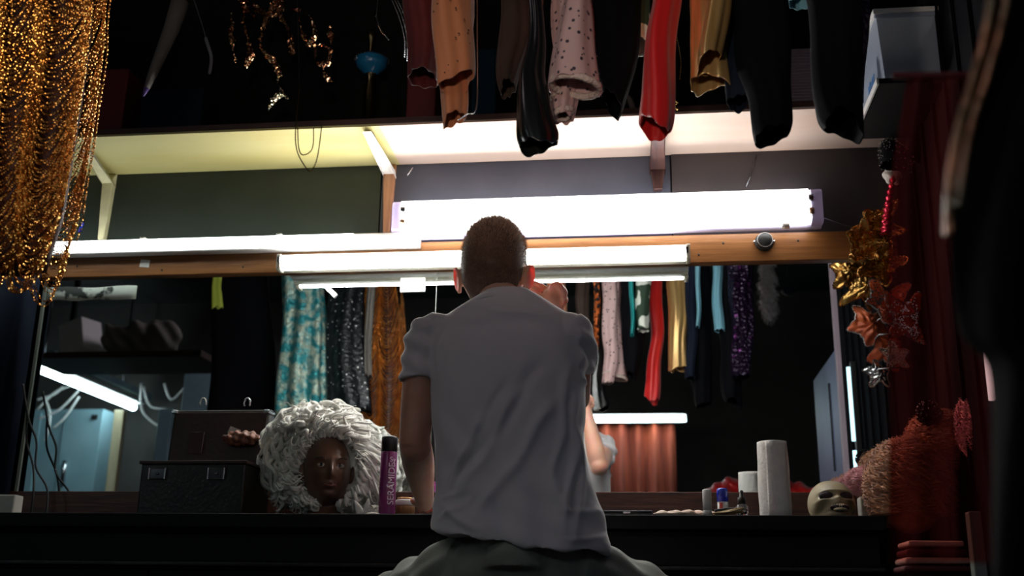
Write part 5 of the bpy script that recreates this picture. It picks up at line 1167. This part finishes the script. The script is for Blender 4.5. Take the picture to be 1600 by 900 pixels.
# t-shirt
sh = MB()
srows = [(764, 830, 461, .050), (744, 848, 470, .062), (712, 876, 487, .080), (688, 902, 502, .094), (668, 914, 522, .106), (664, 917, 550, .116), (670, 916, 590, .124), (676, 914, 650, .126), (680, 913, 700, .126), (684, 919, 740, .126), (682, 931, 772, .130), (676, 942, 800, .135), (672, 949, 828, .148), (674, 951, 848, .152)]
zl = P(676, 829, YT)[2]; zr_ = P(945, 866, YT)[2]
rows = [((P(l, y, YT)[0]+P(r_, y, YT)[0])/2, (P(r_, y, YT)[0]-P(l, y, YT)[0])/2, P((l+r_)/2, y, YT)[2], d_) for l, r_, y, d_ in srows]
SR = smooth_path(rows, 70); a = np.arange(96)*2*math.pi/96; G = []
for i, (c, w, z, d_) in enumerate(SR):
    u = i/69; ca, sa = np.cos(a), np.sin(a); e = .88
    X = c+w*np.sign(ca)*np.abs(ca)**e; Yy = YT+d_*np.sign(sa)*np.abs(sa)**e
    Z = np.full(96, z)
    if u > .75:
        k = sstep(.75, 1, u); tgt = zl+(zr_-zl)*np.clip((X-(c-w))/(2*w)*1.5, 0, 1)**.8; zend = SR[-1][2]; Z = Z+k*(tgt-zend)
    if u < .2: Yy = Yy-.03*(1-u/.2)
    G.append(np.stack([X, Yy, Z], 1))
sh.grid(G, True, True, True)
limb(sh, [LS+[.045, .0, .010], LS+[.006, 0, .004], LS*.62+LE*.38+[-.005, -.002, 0]], [.052, .054, .047], 24)
lh = LS*.62+LE*.38+[-.005, -.002, 0]
limb(sh, [RS_+[-.04, 0, .008], RS_+[-.004, .002, .004], RS_*.58+RE*.42+[.004, -.002, .006]], [.052, .052, .047], 24)
rh = RS_*.58+RE*.42+[.004, -.002, .006]
def cufft(mb, c, ax, r_, h):
    ax = _n(np.array(ax)); mb.tube([c-ax*h, c-ax*h*.9, c, c+ax*.002], [r_*.99, r_, r_*1.01, r_*.95], 28)
cufft(sh, lh, LE-LS, .0495, .022); cufft(sh, rh, RE-RS_, .0490, .020)
V, N, f = fuse(sh, .0045, 4, .5)
# cloth folds: long diagonal drags from the armpits to the waist, bunching at the hem, shoulder blade line
x, y, z = V[:, 0], V[:, 1], V[:, 2]; back = np.clip((YT+.02-y)/.10, 0, 1)
xc = P(800, 650, YT)[0]; zw = P(800, 790, YT)[2]; zs_ = P(800, 520, YT)[2]; t_ = np.clip((zs_-z)/(zs_-zw), 0, 1.3)
def ridge(x0, z0, x1, z1, wdt, amp):
    d0 = np.array([x1-x0, z1-z0]); L_ = np.linalg.norm(d0); d0 /= L_; s_ = (x-x0)*d0[0]+(z-z0)*d0[1]; n_ = (x-x0)*-d0[1]+(z-z0)*d0[0]
    env = sstep(-.02, .06, s_)*(1-sstep(L_-.08, L_+.02, s_)); n_ = n_+.006*np.sin(s_*28)
    return amp*np.exp(-(n_/wdt)**2)*env
D = np.zeros(len(x))
def R2(p0, p1, w, am):
    A_, B_ = P(*p0, YT-.12), P(*p1, YT-.12); return ridge(A_[0], A_[2], B_[0], B_[2], w, am)
for p0, p1, w, am in (((820, 600), (700, 800), .012, .007), ((870, 620), (740, 820), .014, .007), ((900, 600), (880, 840), .009, .007), ((905, 640), (902, 850), .008, .006),
                      ((800, 590), (730, 700), .010, -.004), ((770, 640), (700, 740), .012, .006), ((740, 690), (686, 790), .009, .008), ((860, 730), (900, 850), .012, .006), ((690, 790), (760, 835), .008, .007),
                      ((850, 560), (720, 760), .016, -.006), ((890, 560), (860, 760), .010, .005), ((740, 470), (860, 492), .010, .005), ((700, 500), (880, 505), .018, -.004), ((690, 510), (676, 600), .007, .005), ((905, 510), (915, 600), .007, .005),
                      ((682, 810), (740, 775), .006, .007), ((684, 780), (730, 760), .006, .006), ((880, 845), (945, 830), .006, .005), ((870, 800), (940, 790), .008, .005)):
    D += R2(p0, p1, w, am)
D = D*(back > .05)*np.clip(back*1.6, 0, 1)
D += .0022*np.sin(x*70+z*30+2*np.sin(z*14))*t_+.0015*np.sin(z*95+x*40)*np.clip(t_-.7, 0, 1)*2
sl = (x < P(680, 560, YT)[0]); sr_ = (x > P(908, 560, YT)[0]) & (z > P(900, 600, YT)[2])
D += np.where(sl | sr_, .0025*np.sin(z*120+x*60), 0)
V = V+N*(D*1.5)[:, None]
shirt = MB().add(V, f).build('t_shirt', K['shirt'], man)
# collar ring
A_ = HC+[.012, -.035, -.122]
ring = [np.array([HC[0]+.014+.062*math.cos(b), 2.500+.056*math.sin(b), P(795, 461, 2.45)[2]-.022*(1+math.sin(b))-.016*math.cos(b)**2]) for b in np.linspace(0, 2*math.pi, 49)]
MB().tube(ring, .0058, 8, cap=False, flat=1.5).build('collar', K['shirt'], man)
# hem band
Gh = np.array(G[-1]); 
# trousers
tr = MB(); tr.ball((hx, YT, .60), (.162, .110, .100), 32, 20)
tr.tube([(hx, YT, .60), (hx, YT, .68), (hx, YT, .705)], [.150, .135, .120], 32, flat=.62)
for k in range(2):
    limb(tr, [HP[k]+[0, 0, .0], HP[k]*.6+KN[k]*.4, KN[k]], [.100, .092, .076], 24); limb(tr, [KN[k], KN[k]*.5+AN[k]*.5, AN[k]+[0, 0, .0]], [.074, .066, .056], 24)
V, N, f = fuse(tr, .007, 4, .5)
x, y, z = V[:, 0]-hx, V[:, 1], V[:, 2]
D = .005*np.sin(np.abs(x)*75+z*40+3*np.sin(y*9))*sstep(.10, .16, np.abs(x))+.003*np.sin(z*90+y*40+np.abs(x)*20); V = V+N*D[:, None]
V[:, 2] = np.maximum(V[:, 2], .02)
MB().add(V, f).build('trousers', K['trouser'], man)
for k in range(2):
    q = MB(); q.tube([AN[k]+[0, -.06, -.06], AN[k]+[0, .0, -.045], AN[k]+[0, .10, -.055], AN[k]+[0, .18, -.066]], [.030, .042, .042, .026], 16)
    V, N, f = fuse(q, .006, 2); V[:, 2] = np.maximum(V[:, 2], .002); MB().add(V, f).build('shoe', K['rubber'], man)
# stool
t = thing('stool', 'round dark stool under the seated man', 'stool', (hx, YT-.01, 0))
MB().cyl((hx, YT-.01, .455), .165, .035, 32).build('seat', K['leather'], t, bevel=.004)
for k in range(4):
    a = math.pi/4+k*math.pi/2; MB().tube([(hx+.11*math.cos(a), YT-.01+.11*math.sin(a), .456), (hx+.17*math.cos(a), YT-.01+.17*math.sin(a), 0)], .012, 10).build('leg', K['chrome_dark'], t)
